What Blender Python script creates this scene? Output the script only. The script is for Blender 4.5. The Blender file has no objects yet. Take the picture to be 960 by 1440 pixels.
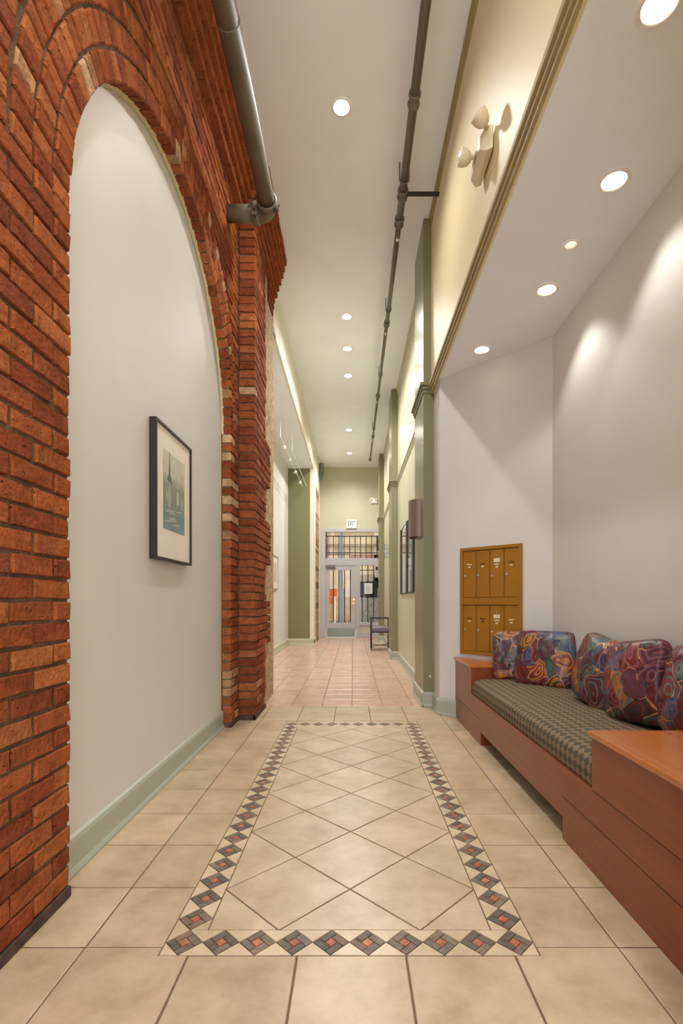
import bpy, math, random
from math import sin, cos, pi, radians, sqrt, atan2
from mathutils import Vector, Matrix, noise
from mathutils.geometry import tessellate_polygon

# ------------------------------------------------------------------ camera, world, exposure
sc = bpy.context.scene
COL = sc.collection
H = 1.08                                    # eye height
YBK = -.9                                   # hall shell left open here, out of view, so sky light fills it
cd = bpy.data.cameras.new('camera')
cam = bpy.data.objects.new('camera', cd); COL.objects.link(cam)
cam.location = (0, 0, H); cam.rotation_euler = (pi / 2, 0, 0)
cd.sensor_fit = 'HORIZONTAL'; cd.sensor_width = 36; cd.lens = 36 * 700 / 960
cd.shift_x = -16 / 960; cd.shift_y = 125 / 960
cd.clip_start = 0.05; cd.clip_end = 200
sc.camera = cam
sc.view_settings.view_transform = 'Standard'
sc.view_settings.look = 'None'
sc.view_settings.gamma = 1
sc.view_settings.use_curve_mapping = False
sc.view_settings.exposure = 0.74
sc.cycles.use_denoising = True
sc.cycles.max_bounces = 14
sc.cycles.diffuse_bounces = 12
sc.cycles.sample_clamp_indirect = 8

W = bpy.data.worlds.new('sky'); sc.world = W; W.use_nodes = True
wb = W.node_tree.nodes['Background']
wb.inputs[0].default_value = (0.97, 0.98, 1.0, 1)
wb.inputs[1].default_value = 2.7

CAN_POWER = 102          # hallway ceiling cans
NICHE_POWER = 14        # wall washers over the bench
CAN_COL = (1.0, 0.96, 0.91)

# ------------------------------------------------------------------ helpers
def lin(r, g, b):
    f = lambda u: (u / 255) / 12.92 if u / 255 <= .04045 else ((u / 255 + .055) / 1.055) ** 2.4
    return (f(r), f(g), f(b), 1.0)

MW = {}
def mw(o): return MW.get(o.name, Matrix.Identity(4))

class MB:
    def __init__(s): s.v = []; s.f = []; s.c = []; s.uv = []; s.m = []
    def add(s, vs, fs, col=(1, 1, 1, 1), uv=None, mi=0):
        n = len(s.v)
        s.v += [tuple(p) for p in vs]; s.c += [col] * len(vs)
        s.uv += uv if uv else [(0, 0)] * len(vs)
        s.f += [tuple(i + n for i in f) for f in fs]; s.m += [mi] * len(fs)
    def box(s, x0, x1, y0, y1, z0, z1, col=(1, 1, 1, 1), mi=0):
        s.add([(x0, y0, z0), (x1, y0, z0), (x1, y1, z0), (x0, y1, z0), (x0, y0, z1), (x1, y0, z1), (x1, y1, z1), (x0, y1, z1)],
              [(0, 3, 2, 1), (4, 5, 6, 7), (0, 1, 5, 4), (1, 2, 6, 5), (2, 3, 7, 6), (3, 0, 4, 7)], col, mi=mi)
    def quad(s, a, b, c, d, col=(1, 1, 1, 1), mi=0): s.add([a, b, c, d], [(0, 1, 2, 3)], col, mi=mi)
    def prism(s, poly, z0, z1, col=(1, 1, 1, 1), M=None, mi=0):
        """poly: (x, y) counter-clockwise; extruded z0..z1; optional matrix"""
        n = len(poly)
        vs = [Vector((x, y, z0)) for x, y in poly] + [Vector((x, y, z1)) for x, y in poly]
        if M is not None: vs = [M @ p for p in vs]
        fs = [tuple(range(n - 1, -1, -1)), tuple(range(n, 2 * n))]
        fs += [(i, (i + 1) % n, (i + 1) % n + n, i + n) for i in range(n)]
        s.add(vs, fs, col, mi=mi)
    def cyl(s, p0, p1, r0, r1=None, n=20, caps=True, col=(1, 1, 1, 1)):
        r1 = r0 if r1 is None else r1
        p0 = Vector(p0); p1 = Vector(p1); d = (p1 - p0).normalized()
        a = d.orthogonal().normalized(); b = d.cross(a)
        vs = []
        for p, r in ((p0, r0), (p1, r1)):
            for i in range(n):
                t = 2 * pi * i / n; vs.append(p + a * (r * cos(t)) + b * (r * sin(t)))
        fs = [(i, (i + 1) % n, (i + 1) % n + n, i + n) for i in range(n)]
        if caps: fs += [tuple(range(n - 1, -1, -1)), tuple(range(n, 2 * n))]
        s.add(vs, fs, col)
    def tube(s, pts, r, n=12, caps=True):
        pts = [Vector(p) for p in pts]; m = len(pts)
        rr = r if isinstance(r, (list, tuple)) else [r] * m
        d0 = (pts[1] - pts[0]).normalized(); a = d0.orthogonal().normalized(); vs = []
        for k in range(m):
            d = ((pts[min(k + 1, m - 1)] - pts[k]).normalized() + (pts[k] - pts[max(k - 1, 0)]).normalized()).normalized()
            a = (a - d * a.dot(d)).normalized(); b = d.cross(a)
            for i in range(n):
                t = 2 * pi * i / n; vs.append(pts[k] + a * (rr[k] * cos(t)) + b * (rr[k] * sin(t)))
        fs = [(k * n + i, k * n + (i + 1) % n, (k + 1) * n + (i + 1) % n, (k + 1) * n + i) for k in range(m - 1) for i in range(n)]
        if caps: fs += [tuple(range(n - 1, -1, -1)), tuple(range((m - 1) * n, m * n))]
        s.add(vs, fs)
    def lathe(s, prof, M=None, n=28, closed=False):
        """prof: (r, z) list turned about z"""
        vs = []
        for r, z in prof:
            for i in range(n):
                t = 2 * pi * i / n; p = Vector((r * cos(t), r * sin(t), z)); vs.append(M @ p if M is not None else p)
        m = len(prof)
        rng = range(m if closed else m - 1)
        fs = [(k * n + i, k * n + (i + 1) % n, ((k + 1) % m) * n + (i + 1) % n, ((k + 1) % m) * n + i) for k in rng for i in range(n)]
        s.add(vs, fs)
    def fill(s, loops, fn, flip=False):
        """2-D loops (first = outline, rest = holes) -> triangles placed by fn(u, v)"""
        tri = tessellate_polygon([[Vector((u, v, 0)) for u, v in lp] for lp in loops])
        vs = [fn(u, v) for lp in loops for u, v in lp]
        s.add(vs, [tuple(reversed(t)) if flip else tuple(t) for t in tri])
    def build(s, name, mat, parent=None, smooth=False, bevel=0, recalc=False, seg=2):
        me = bpy.data.meshes.new(name)
        M = mw(parent).inverted() if parent else Matrix.Identity(4)
        me.from_pydata([M @ Vector(p) for p in s.v], [], s.f)
        ca = me.color_attributes.new('Col', 'FLOAT_COLOR', 'POINT')
        ca.data.foreach_set('color', [x for c in s.c for x in c])
        if any(u != (0, 0) for u in s.uv):
            ul = me.uv_layers.new(name='UVMap')
            for l in me.loops: ul.data[l.index].uv = s.uv[l.vertex_index]
        for m in (mat if isinstance(mat, (list, tuple)) else [mat]): me.materials.append(m)
        me.polygons.foreach_set('material_index', s.m)
        if recalc:
            import bmesh
            bm = bmesh.new(); bm.from_mesh(me); bmesh.ops.recalc_face_normals(bm, faces=bm.faces); bm.to_mesh(me); bm.free()
        if smooth: me.polygons.foreach_set('use_smooth', [True] * len(me.polygons))
        me.update()
        o = bpy.data.objects.new(name, me); COL.objects.link(o)
        if parent: o.parent = parent; MW[o.name] = mw(parent)
        if bevel:
            b = o.modifiers.new('bevel', 'BEVEL'); b.width = bevel; b.segments = seg; b.limit_method = 'ANGLE'; b.angle_limit = radians(40)
        return o

def thing(name, label, cat, loc=(0, 0, 0), rotz=0, group=None):
    o = bpy.data.objects.new(name, None); COL.objects.link(o)
    o.empty_display_size = .1
    o.location = loc; o.rotation_euler = (0, 0, rotz)
    MW[o.name] = Matrix.Translation(loc) @ Matrix.Rotation(rotz, 4, 'Z')
    o['label'] = label; o['category'] = cat
    if group: o['group'] = group
    return o
def tag(o, label, cat, group=None):
    o['label'] = label; o['category'] = cat
    if group: o['group'] = group
    return o
def struct(o, label, cat='wall'):
    o['kind'] = 'structure'; o['label'] = label; o['category'] = cat
    return o

# ------------------------------------------------------------------ materials
def newmat(name):
    m = bpy.data.materials.new(name); m.use_nodes = True
    nt = m.node_tree; return m, nt, nt.nodes, nt.links, nt.nodes['Principled BSDF']
def plain(name, rgb, rough=.5, metal=0, coat=0, bump=0, bscale=60, var=0, vscale=4, spec=.5):
    m, nt, N, L, P = newmat(name)
    P.inputs['Base Color'].default_value = lin(*rgb); P.inputs['Roughness'].default_value = rough
    P.inputs['Metallic'].default_value = metal; P.inputs['Coat Weight'].default_value = coat
    P.inputs['Specular IOR Level'].default_value = spec
    tc = N.new('ShaderNodeTexCoord')
    if var:
        n = N.new('ShaderNodeTexNoise'); n.inputs['Scale'].default_value = vscale; n.inputs['Detail'].default_value = 5
        L.new(tc.outputs['Object'], n.inputs['Vector'])
        r = N.new('ShaderNodeValToRGB')
        a = lin(*[max(0, c * (1 - var)) for c in rgb]); b = lin(*[min(255, c * (1 + var)) for c in rgb])
        r.color_ramp.elements[0].position = .3; r.color_ramp.elements[1].position = .7
        r.color_ramp.elements[0].color = a; r.color_ramp.elements[1].color = b
        L.new(n.outputs[0], r.inputs[0]); L.new(r.outputs[0], P.inputs['Base Color'])
    if bump:
        n = N.new('ShaderNodeTexNoise'); n.inputs['Scale'].default_value = bscale; n.inputs['Detail'].default_value = 4
        L.new(tc.outputs['Object'], n.inputs['Vector'])
        b = N.new('ShaderNodeBump'); b.inputs['Strength'].default_value = bump; b.inputs['Distance'].default_value = .01
        L.new(n.outputs[0], b.inputs['Height']); L.new(b.outputs[0], P.inputs['Normal'])
    return m
def emit(name, rgb, strength):
    m, nt, N, L, P = newmat(name)
    P.inputs['Base Color'].default_value = lin(*rgb)
    P.inputs['Emission Color'].default_value = lin(*rgb); P.inputs['Emission Strength'].default_value = strength
    return m
def glassmat(name, tint=(255, 255, 255), ior=1.45):
    m, nt, N, L, P = newmat(name)
    N.remove(P); out = N['Material Output']
    t = N.new('ShaderNodeBsdfTransparent'); t.inputs[0].default_value = lin(*tint)
    g = N.new('ShaderNodeBsdfGlossy'); g.inputs['Roughness'].default_value = .02
    lw = N.new('ShaderNodeLayerWeight'); pw = N.new('ShaderNodeMath'); pw.operation = 'POWER'; pw.inputs[1].default_value = 5; L.new(lw.outputs['Facing'], pw.inputs[0])
    fr = N.new('ShaderNodeMath'); fr.operation = 'MULTIPLY_ADD'; fr.inputs[1].default_value = .8 if ior > 1.3 else .35; fr.inputs[2].default_value = .012 if ior > 1.3 else .003; L.new(pw.outputs[0], fr.inputs[0])
    mx = N.new('ShaderNodeMixShader'); L.new(fr.outputs[0], mx.inputs[0]); L.new(t.outputs[0], mx.inputs[1]); L.new(g.outputs[0], mx.inputs[2])
    L.new(mx.outputs[0], out.inputs[0]); return m
def vcol(name, rough, nscale, lo, hi, bump, bscale, tint=None, coat=0, pits=False, spec=.5):
    """vertex colour times mottling noise, with bump"""
    m, nt, N, L, P = newmat(name)
    P.inputs['Roughness'].default_value = rough; P.inputs['Coat Weight'].default_value = coat
    P.inputs['Specular IOR Level'].default_value = spec
    at = N.new('ShaderNodeAttribute'); at.attribute_name = 'Col'
    tc = N.new('ShaderNodeTexCoord')
    n = N.new('ShaderNodeTexNoise'); n.inputs['Scale'].default_value = nscale; n.inputs['Detail'].default_value = 8; n.inputs['Roughness'].default_value = .65
    L.new(tc.outputs['Object'], n.inputs['Vector'])
    r = N.new('ShaderNodeValToRGB'); r.color_ramp.elements[0].position = .33; r.color_ramp.elements[1].position = .67
    t = tint or (1, 1, 1)
    r.color_ramp.elements[0].color = (lo * t[0], lo * t[1], lo * t[2], 1); r.color_ramp.elements[1].color = (hi, hi, hi, 1)
    L.new(n.outputs[0], r.inputs[0])
    mx = N.new('ShaderNodeMix'); mx.data_type = 'RGBA'; mx.blend_type = 'MULTIPLY'; mx.inputs[0].default_value = 1
    L.new(at.outputs['Color'], mx.inputs[6]); L.new(r.outputs[0], mx.inputs[7])
    outc = mx.outputs[2]
    if pits:
        v = N.new('ShaderNodeTexNoise'); v.inputs['Scale'].default_value = 90; v.inputs['Detail'].default_value = 2
        mp = N.new('ShaderNodeMapping'); mp.inputs['Scale'].default_value = (1, .6, 1.3)
        L.new(tc.outputs['Object'], mp.inputs[0]); L.new(mp.outputs[0], v.inputs['Vector'])
        pr = N.new('ShaderNodeValToRGB'); pr.color_ramp.elements[0].position = .27; pr.color_ramp.elements[1].position = .36
        pr.color_ramp.elements[0].color = (.22, .16, .13, 1); pr.color_ramp.elements[1].color = (1, 1, 1, 1)
        L.new(v.outputs[0], pr.inputs[0])
        m2 = N.new('ShaderNodeMix'); m2.data_type = 'RGBA'; m2.blend_type = 'MULTIPLY'; m2.inputs[0].default_value = 1
        L.new(outc, m2.inputs[6]); L.new(pr.outputs[0], m2.inputs[7]); outc = m2.outputs[2]
    L.new(outc, P.inputs['Base Color'])
    nb = N.new('ShaderNodeTexNoise'); nb.inputs['Scale'].default_value = bscale; nb.inputs['Detail'].default_value = 6
    L.new(tc.outputs['Object'], nb.inputs['Vector'])
    b = N.new('ShaderNodeBump'); b.inputs['Strength'].default_value = bump; b.inputs['Distance'].default_value = .01
    L.new(nb.outputs[0], b.inputs['Height']); L.new(b.outputs[0], P.inputs['Normal'])
    return m
def woodmat(name, c0, c1, axis=1, rough=.36, coat=.18):
    m, nt, N, L, P = newmat(name)
    P.inputs['Roughness'].default_value = rough; P.inputs['Coat Weight'].default_value = coat; P.inputs['Coat Roughness'].default_value = .2
    tc = N.new('ShaderNodeTexCoord'); mp = N.new('ShaderNodeMapping')
    s = [22, 22, 22]; s[axis] = 1.3; mp.inputs['Scale'].default_value = s
    L.new(tc.outputs['Object'], mp.inputs[0])
    n = N.new('ShaderNodeTexNoise'); n.inputs['Scale'].default_value = 1.6; n.inputs['Detail'].default_value = 8; n.inputs['Distortion'].default_value = .4
    L.new(mp.outputs[0], n.inputs['Vector'])
    r = N.new('ShaderNodeValToRGB'); r.color_ramp.elements[0].position = .3; r.color_ramp.elements[1].position = .72
    r.color_ramp.elements[0].color = lin(*c0); r.color_ramp.elements[1].color = lin(*c1)
    L.new(n.outputs[0], r.inputs[0]); L.new(r.outputs[0], P.inputs['Base Color'])
    return m

M_brick = vcol('brick', .9, 16, .62, 1.16, .9, 60, pits=True, spec=.12)
M_mortar = plain('mortar', (104, 84, 64), .95, bump=.8, bscale=90, var=.18, vscale=12, spec=.2)
M_plaster = plain('plaster_grey_white', (212, 212, 208), .55, bump=.04, bscale=120, var=.012, vscale=2)
M_ceiling = plain('ceiling_paint', (236, 242, 247), .7, bump=.05, bscale=40, var=.015, vscale=1.5)
M_white = plain('white_paint', (226, 220, 206), .5)
M_green = plain('sage_green_wall', (188, 187, 160), .38, bump=.04, bscale=100, var=.015, vscale=2)
M_greentrim = plain('sage_green_trim', (168, 174, 160), .35)
M_moss = plain('moss_green_pilaster', (124, 122, 90), .32)
M_cream = plain('cream_wall', (226, 214, 172), .5, bump=.04, bscale=100, var=.012, vscale=2)
M_olive = plain('olive_trim', (160, 146, 98), .62)
M_concrete = plain('concrete', (176, 150, 118), .9, bump=.9, bscale=55, var=.22, vscale=22)
M_tile = vcol('cream_tile', .33, 5, .74, 1.08, .05, 30, tint=(1, .94, .82), spec=.45)
M_pink = vcol('pink_tile', .24, 9, .84, 1.06, .12, 14, tint=(1, .96, .92), spec=.5)
M_grout = plain('grout', (112, 90, 66), .9)
M_mosaic = vcol('slate_mosaic', .5, 40, .55, 1.2, .2, 80)
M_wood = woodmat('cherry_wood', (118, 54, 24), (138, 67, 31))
M_woodlit = woodmat('cherry_wood_lit_top', (172, 94, 32), (194, 114, 44), rough=.25, coat=.5)  # same cherry wood; the brighter lit look of the tops is in the colour
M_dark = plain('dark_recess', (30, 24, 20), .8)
M_mail = plain('mustard_enamel', (156, 106, 22), .42, var=.04, vscale=3)
M_chrome = plain('chrome', (210, 210, 205), .2, metal=1)
M_brass = plain('brass', (190, 150, 90), .3, metal=1)
M_label = plain('label_cream', (226, 212, 176), .6)
M_labeldk = plain('label_dark', (70, 44, 14), .6)
M_black = plain('black_frame', (38, 30, 25), .4)
M_blackiron = plain('black_iron', (28, 27, 26), .5)
M_paper = plain('mat_paper', (236, 232, 220), .8)
M_pipe = plain('taupe_pipe_paint', (108, 101, 84), .55, var=.05, vscale=6)
M_spr = plain('grey_brown_pipe_paint', (104, 96, 84), .4, var=.05, vscale=6)
M_trimwhite = plain('fixture_white', (238, 236, 232), .4)
M_reflector = plain('reflector_white', (240, 238, 232), .35)
M_lens = emit('can_lamp', (255, 240, 218), 9)
M_lensdim = emit('small_can_lamp', (255, 244, 230), 2.2)
M_beige = plain('fixture_beige', (214, 204, 170), .45)
M_beigelens = plain('lamp_lens', (236, 232, 214), .15, coat=.4)
M_frame = plain('grey_storefront_paint', (178, 177, 180), .4)
M_kick = plain('kick_plate_metal', (128, 134, 126), .3, metal=.6)
M_glass = glassmat('window_glass')
M_picglass = glassmat('picture_glass', ior=1.1)
M_mirror = plain('mirror_silver', (220, 222, 222), .03, metal=1)
M_seat = plain('grey_vinyl', (112, 102, 110), .45, coat=.2)
M_bronze = plain('bronze_mesh', (136, 120, 106), .5, metal=.4)
M_sconceglass = plain('sconce_glass', (170, 168, 138), .2, coat=.6)
M_duct = plain('ribbed_steel', (150, 154, 152), .3, metal=.8)
M_strip = plain('plaster_fillet', (206, 192, 150), .8, bump=.4, bscale=60)
M_pole = plain('steel_pole', (120, 132, 140), .5)
M_facade = plain('beige_facade', (206, 194, 170), .8, var=.06, vscale=3)
M_facade2 = plain('tan_render', (182, 152, 108), .8, var=.08, vscale=3)
M_ledge = plain('stone_ledge', (150, 134, 110), .8)
M_pave = plain('pavement', (190, 188, 182), .85, var=.06, vscale=5)
M_asphalt = plain('asphalt', (120, 120, 120), .9, var=.08, vscale=5)
M_orange = plain('barrier_orange', (206, 92, 36), .5)
M_yellow = plain('sign_yellow', (238, 186, 30), .5)
M_greybox = plain('grey_cabinet', (128, 130, 128), .6, var=.15, vscale=14)
M_exitw = emit('exit_face', (232, 232, 226), .25)
M_exitg = plain('exit_letters', (44, 50, 36), .5)
M_redband = plain('red_band', (150, 112, 92), .7)

# ------------------------------------------------------------------ floor: cream tile, inlaid panel with mosaic border, pink tile beyond
def clip_half(poly, a, b, c):
    out = []
    n = len(poly)
    for i in range(n):
        p, q = poly[i], poly[(i + 1) % n]
        dp = a * p[0] + b * p[1] - c; dq = a * q[0] + b * q[1] - c
        if dp <= 0: out.append(p)
        if (dp < 0 < dq) or (dq < 0 < dp):
            t = dp / (dp - dq); out.append((p[0] + t * (q[0] - p[0]), p[1] + t * (q[1] - p[1])))
    return out
def clip_rect(poly, x0, x1, y0, y1):
    for a, b, c in ((-1, 0, -x0), (1, 0, x1), (0, -1, -y0), (0, 1, y1)):
        poly = clip_half(poly, a, b, c)
        if len(poly) < 3: return []
    return poly
def inset(poly, d):
    n = len(poly); lines = []
    area = sum(poly[i][0] * poly[(i + 1) % n][1] - poly[(i + 1) % n][0] * poly[i][1] for i in range(n)) / 2
    if area < 0: poly = poly[::-1]
    res = poly
    for i in range(n):
        p, q = poly[i], poly[(i + 1) % n]
        dx, dy = q[0] - p[0], q[1] - p[1]; l = math.hypot(dx, dy)
        if l < 1e-6: continue
        nx, ny = dy / l, -dx / l                        # outward for ccw
        res = clip_half(res, nx, ny, nx * p[0] + ny * p[1] - d)
        if len(res) < 3: return []
    return res
def clean(poly):
    out = []
    for p in poly:
        if not out or math.hypot(p[0] - out[-1][0], p[1] - out[-1][1]) > 1e-4: out.append(p)
    if len(out) > 1 and math.hypot(out[0][0] - out[-1][0], out[0][1] - out[-1][1]) < 1e-4: out.pop()
    return out
random.seed(7)
ZT = 0.0
def tile(mb, poly, g, col, e=.0025):
    p = clean(inset(clean(poly), g / 2)) if len(poly) >= 3 else []
    if len(p) < 3: return
    q = clean(inset(p, e))
    if len(q) != len(p):
        mb.prism(p, -.004, ZT, col); return
    # match ordering by nearest start
    k = min(range(len(q)), key=lambda i: (q[i][0] - p[0][0]) ** 2 + (q[i][1] - p[0][1]) ** 2)
    q = q[k:] + q[:k]; n = len(p)
    vs = [(x, y, -.004) for x, y in p] + [(x, y, ZT - .0015) for x, y in p] + [(x, y, ZT) for x, y in q]
    fs = [tuple(range(2 * n, 3 * n))]
    for i in range(n):
        j = (i + 1) % n; fs += [(i, j, j + n, i + n), (i + n, j + n, j + 2 * n, i + 2 * n)]
    mb.add(vs, fs, col)
def jit(rgb, a, hue=.02):
    k = 1 + random.uniform(-a, a); c = lin(*rgb)
    return (c[0] * k * (1 + random.uniform(-hue, hue)), c[1] * k, c[2] * k * (1 + random.uniform(-hue, hue)), 1)
CREAM = (190, 170, 142)
GX0, GY0, PX, PY = -.834, 1.553, .332, .3255
P = .1162
RX0, RX1, RY0 = -.592, -.592 + 10 * P, 1.518
RY1 = RY0 + 25 * P
YB = GY0 + 11 * PY                                         # cream ends, pink begins
g = MB()
g.quad((-2.2, YBK, -.003), (1.8, YBK, -.003), (1.8, 14.7, -.003), (-2.2, 14.7, -.003))
floor = struct(g.build('floor', M_grout), 'cream and pink ceramic tiled floor with inlaid border panel', 'floor')
ft = MB()
rect = lambda x0, x1, y0, y1: [(x0, y0), (x1, y0), (x1, y1), (x0, y1)]
for i in range(-4, 9):
    for j in range(-15, 11):
        x0, y0 = GX0 + i * PX, GY0 + j * PY
        c = jit(CREAM, .06)
        r = rect(x0, x0 + PX, y0, y0 + PY)
        # rows beside the panel follow the side strips, the front and back rows run up to it
        if y0 + PY <= RY0 + .05 or y0 >= RY1 - .01:
            yy1 = min(y0 + PY, RY0) if y0 < RY0 else y0 + PY
            if yy1 == RY0:
                full = [r for r in ((x0, min(x0 + PX, RX0)), (max(x0, RX1), x0 + PX)) if r[1] - r[0] > .01]
                if len(full) == 1 and abs(full[0][1] - full[0][0] - PX) > .01:      # tile notched round the panel corner
                    a, b = full[0]; k = .00325; ya, yb_ = y0 + k, y0 + PY - k; yc = RY0 - k
                    if a == x0: L = [(x0 + k, ya), (x0 + PX - k, ya), (x0 + PX - k, yc), (b - k, yc), (b - k, yb_), (x0 + k, yb_)]
                    else: L = [(x0 + k, ya), (x0 + PX - k, ya), (x0 + PX - k, yb_), (a + k, yb_), (a + k, yc), (x0 + k, yc)]
                    ft.prism(L, -.004, ZT, c)
                elif full: tile(ft, r, .0065, c)
                else: tile(ft, rect(x0, x0 + PX, y0, RY0), .0065, c)
            else: tile(ft, rect(x0, x0 + PX, y0, yy1), .0065, c)
        elif y0 + PY > RY1:                                # row crossing the back edge
            for rr in ([(x0, min(x0 + PX, RX0), y0, y0 + PY)] if x0 < RX0 else []) + ([(max(x0, RX1), x0 + PX, y0, y0 + PY)] if x0 + PX > RX1 else []):
                if rr[1] - rr[0] > .01: tile(ft, rect(*rr), .0065, c)
            xa, xb = max(x0, RX0), min(x0 + PX, RX1)
            if xb - xa > .01: tile(ft, rect(xa, xb, RY1, y0 + PY), .0065, c)
        else:
            if x0 < RX0: tile(ft, rect(x0, min(x0 + PX, RX0), y0, y0 + PY), .0065, c)
            if x0 + PX > RX1: tile(ft, rect(max(x0, RX1), x0 + PX, y0, y0 + PY), .0065, jit(CREAM, .06))
# diagonal field
FX0, FX1, FY0, FY1 = RX0 + P, RX1 - P, RY0 + P, RY1 - P
D = (FX1 - FX0) / 2
for a in range(-3, 8):
    for b in range(-3, 16):
        for o in (0, .5):
            cx, cy = FX0 + (a + o) * D, FY0 + (b + o) * D
            poly = clip_rect([(cx, cy - D / 2), (cx + D / 2, cy), (cx, cy + D / 2), (cx - D / 2, cy)], FX0, FX1, FY0, FY1)
            if len(poly) >= 3: tile(ft, poly, .006, jit((194, 177, 153), .05))
ft.build('cream_tiles', M_tile, floor)
# mosaic border
mo = MB(); mt = MB()
def diamond(cx, cy):
    h = P / 2
    t = [(-1, -1), (1, -1), (1, 1), (-1, 1)]
    R = lambda u, v: (cx + (u - v) * h / 2, cy + (u + v) * h / 2)        # square axes u, v in [-1, 1]
    k = .36
    for rc in ((-1, k, -1, -k), (k, 1, -1, k), (-k, 1, k, 1), (-1, -k, -k, 1)):
        tone = random.choice([(106, 92, 78), (96, 84, 74), (118, 104, 90), (122, 98, 80), (92, 88, 84), (130, 112, 94)])
        tile(mo, [R(rc[0], rc[2]), R(rc[1], rc[2]), R(rc[1], rc[3]), R(rc[0], rc[3])], .0028, jit(tone, .15), .0008)
    tile(mo, [R(-k, -k), R(k, -k), R(k, k), R(-k, k)], .0028, jit(random.choice([(176, 104, 72), (168, 96, 66), (184, 118, 84)]), .1), .0008)
def tri(p): tile(mt, p, .0028, jit((204, 187, 160), .05), .0008)
h = P / 2
for i in range(10):
    for yb in (RY0, RY1 - P):
        cx, cy = RX0 + (i + .5) * P, yb + h
        diamond(cx, cy)
for j in range(1, 24):
    for xb in (RX0, RX1 - P):
        diamond(xb + h, RY0 + (j + .5) * P)
for yb in (RY0, RY1 - P):
    for i in range(0, 11):
        x = RX0 + i * P
        lo = [(max(x - h, RX0), yb), (min(x + h, RX1), yb), (x, yb + h)]
        hi = [(x, yb + h), (min(x + h, RX1), yb + P), (max(x - h, RX0), yb + P)]
        if not (i in (0, 10) and yb > RY0): tri(lo)
        if not (i in (0, 10) and yb == RY0): tri(hi)
for xb in (RX0, RX1 - P):
    for j in range(1, 25):
        y = RY0 + j * P
        lt, rt = [(xb, y - h), (xb + h, y), (xb, y + h)], [(xb + P, y - h), (xb + P, y + h), (xb + h, y)]
        cl_ = lambda p: clip_rect(p, RX0, RX1, RY0 + P, RY1 - P)
        tri(lt if xb == RX0 else cl_(lt)); tri(cl_(rt) if xb == RX0 else rt)
mo.build('mosaic_diamonds', M_mosaic, floor)
mt.build('border_triangles', M_tile, floor)
# pink tile
pk = MB(); PP = .312
x_start = (452.5 - 496) / 147 * H - 8 * PP
for i in range(0, 16):
    for j in range(0, 31):
        x0, y0 = x_start + i * PP, YB + j * PP
        p = clip_rect(rect(x0, x0 + PP, y0, y0 + PP), -2.1, 1.2, YB, 14.62)
        if len(p) >= 3: tile(pk, p, .006, jit((196, 164, 147), .07, .03))
pk.build('pink_tiles', M_pink, floor)

# ------------------------------------------------------------------ brick wall with arch, pilaster and corbels
random.seed(21)
BR = [(154, 85, 49), (146, 78, 44), (161, 93, 54), (138, 72, 41), (166, 100, 60), (132, 68, 40), (156, 88, 50), (150, 82, 46)]
PALE = [(196, 160, 122), (186, 148, 110), (178, 132, 96)]
def bcol(pale=0.008, dark=0.03):
    r = random.random()
    if r < pale: return jit(random.choice(PALE), .12)
    if r < pale + dark: return jit((130, 70, 46), .1)
    return jit(random.choice(BR), .10, .04)
def brick(mb, q, fn, depth, col=None, bev=.006, jt=.0035, proud=0):
    """q: four (u, v) corners; fn(u, v, n) -> world, n = outward offset from the wall face"""
    cu = sum(p[0] for p in q) / 4; cv = sum(p[1] for p in q) / 4
    J = lambda: random.uniform(-jt, jt)
    pr = proud + random.uniform(-.003, .004)
    outer = [(u + J(), v + J()) for u, v in q]
    vs = [fn(u, v, -depth) for u, v in outer] + [fn(u, v, pr - bev) for u, v in outer]
    for u, v in outer:
        l = math.hypot(cu - u, cv - v); k = bev * 1.25 / max(l, .01)
        vs.append(fn(u + (cu - u) * k, v + (cv - v) * k * 1.4, pr + J() * .6))
    fs = [(8, 9, 10, 11)]
    for i in range(4):
        j = (i + 1) % 4; fs += [(i, j, j + 4, i + 4), (i + 4, j + 4, j + 8, i + 8)]
    mb.add(vs, fs, col or bcol())
XW, XR, XP = -1.035, -1.12, -.885            # wall face, recess plaster, pilaster face
AY, AZ, AR = 3.03, 2.4975, 1.205                # arch centre and radius
Y0A, Y1A = AY - AR, AY + AR
RINGS = [AR, AR + .108, AR + .216, AR + .324]
CP, JT = .0745, .012                          # course pitch, joint
YN = -.7                                      # near end of the wall
ZC = 4.56                                     # corbel starts
fnL = lambda u, v, n: (XW + n, u, v)
wallm = MB()
def arch_loop(r, n=48):
    return [(AY + r, 0)] + [(AY + r * cos(t), AZ + r * sin(t)) for t in [pi * k / n for k in range(n + 1)]] + [(AY - r, 0)]
outer = [(YN, 0)] + arch_loop(AR + .004)[::-1] + [(4.52, 0), (4.52, 5.0), (YN, 5.0)]
wallm.fill([outer], lambda u, v: (XW - .010, u, v))
lp = arch_loop(AR + .004)
for a, b in zip(lp[:-1], lp[1:]):
    wallm.quad((XW - .010, *a), (XW - .010, *b), (XR - .03, *b), (XR - .03, *a))
wall_left = struct(wallm.build('wall_left', M_mortar), 'red brick arched wall on the left of the hallway', 'wall')
bw = MB()
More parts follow.
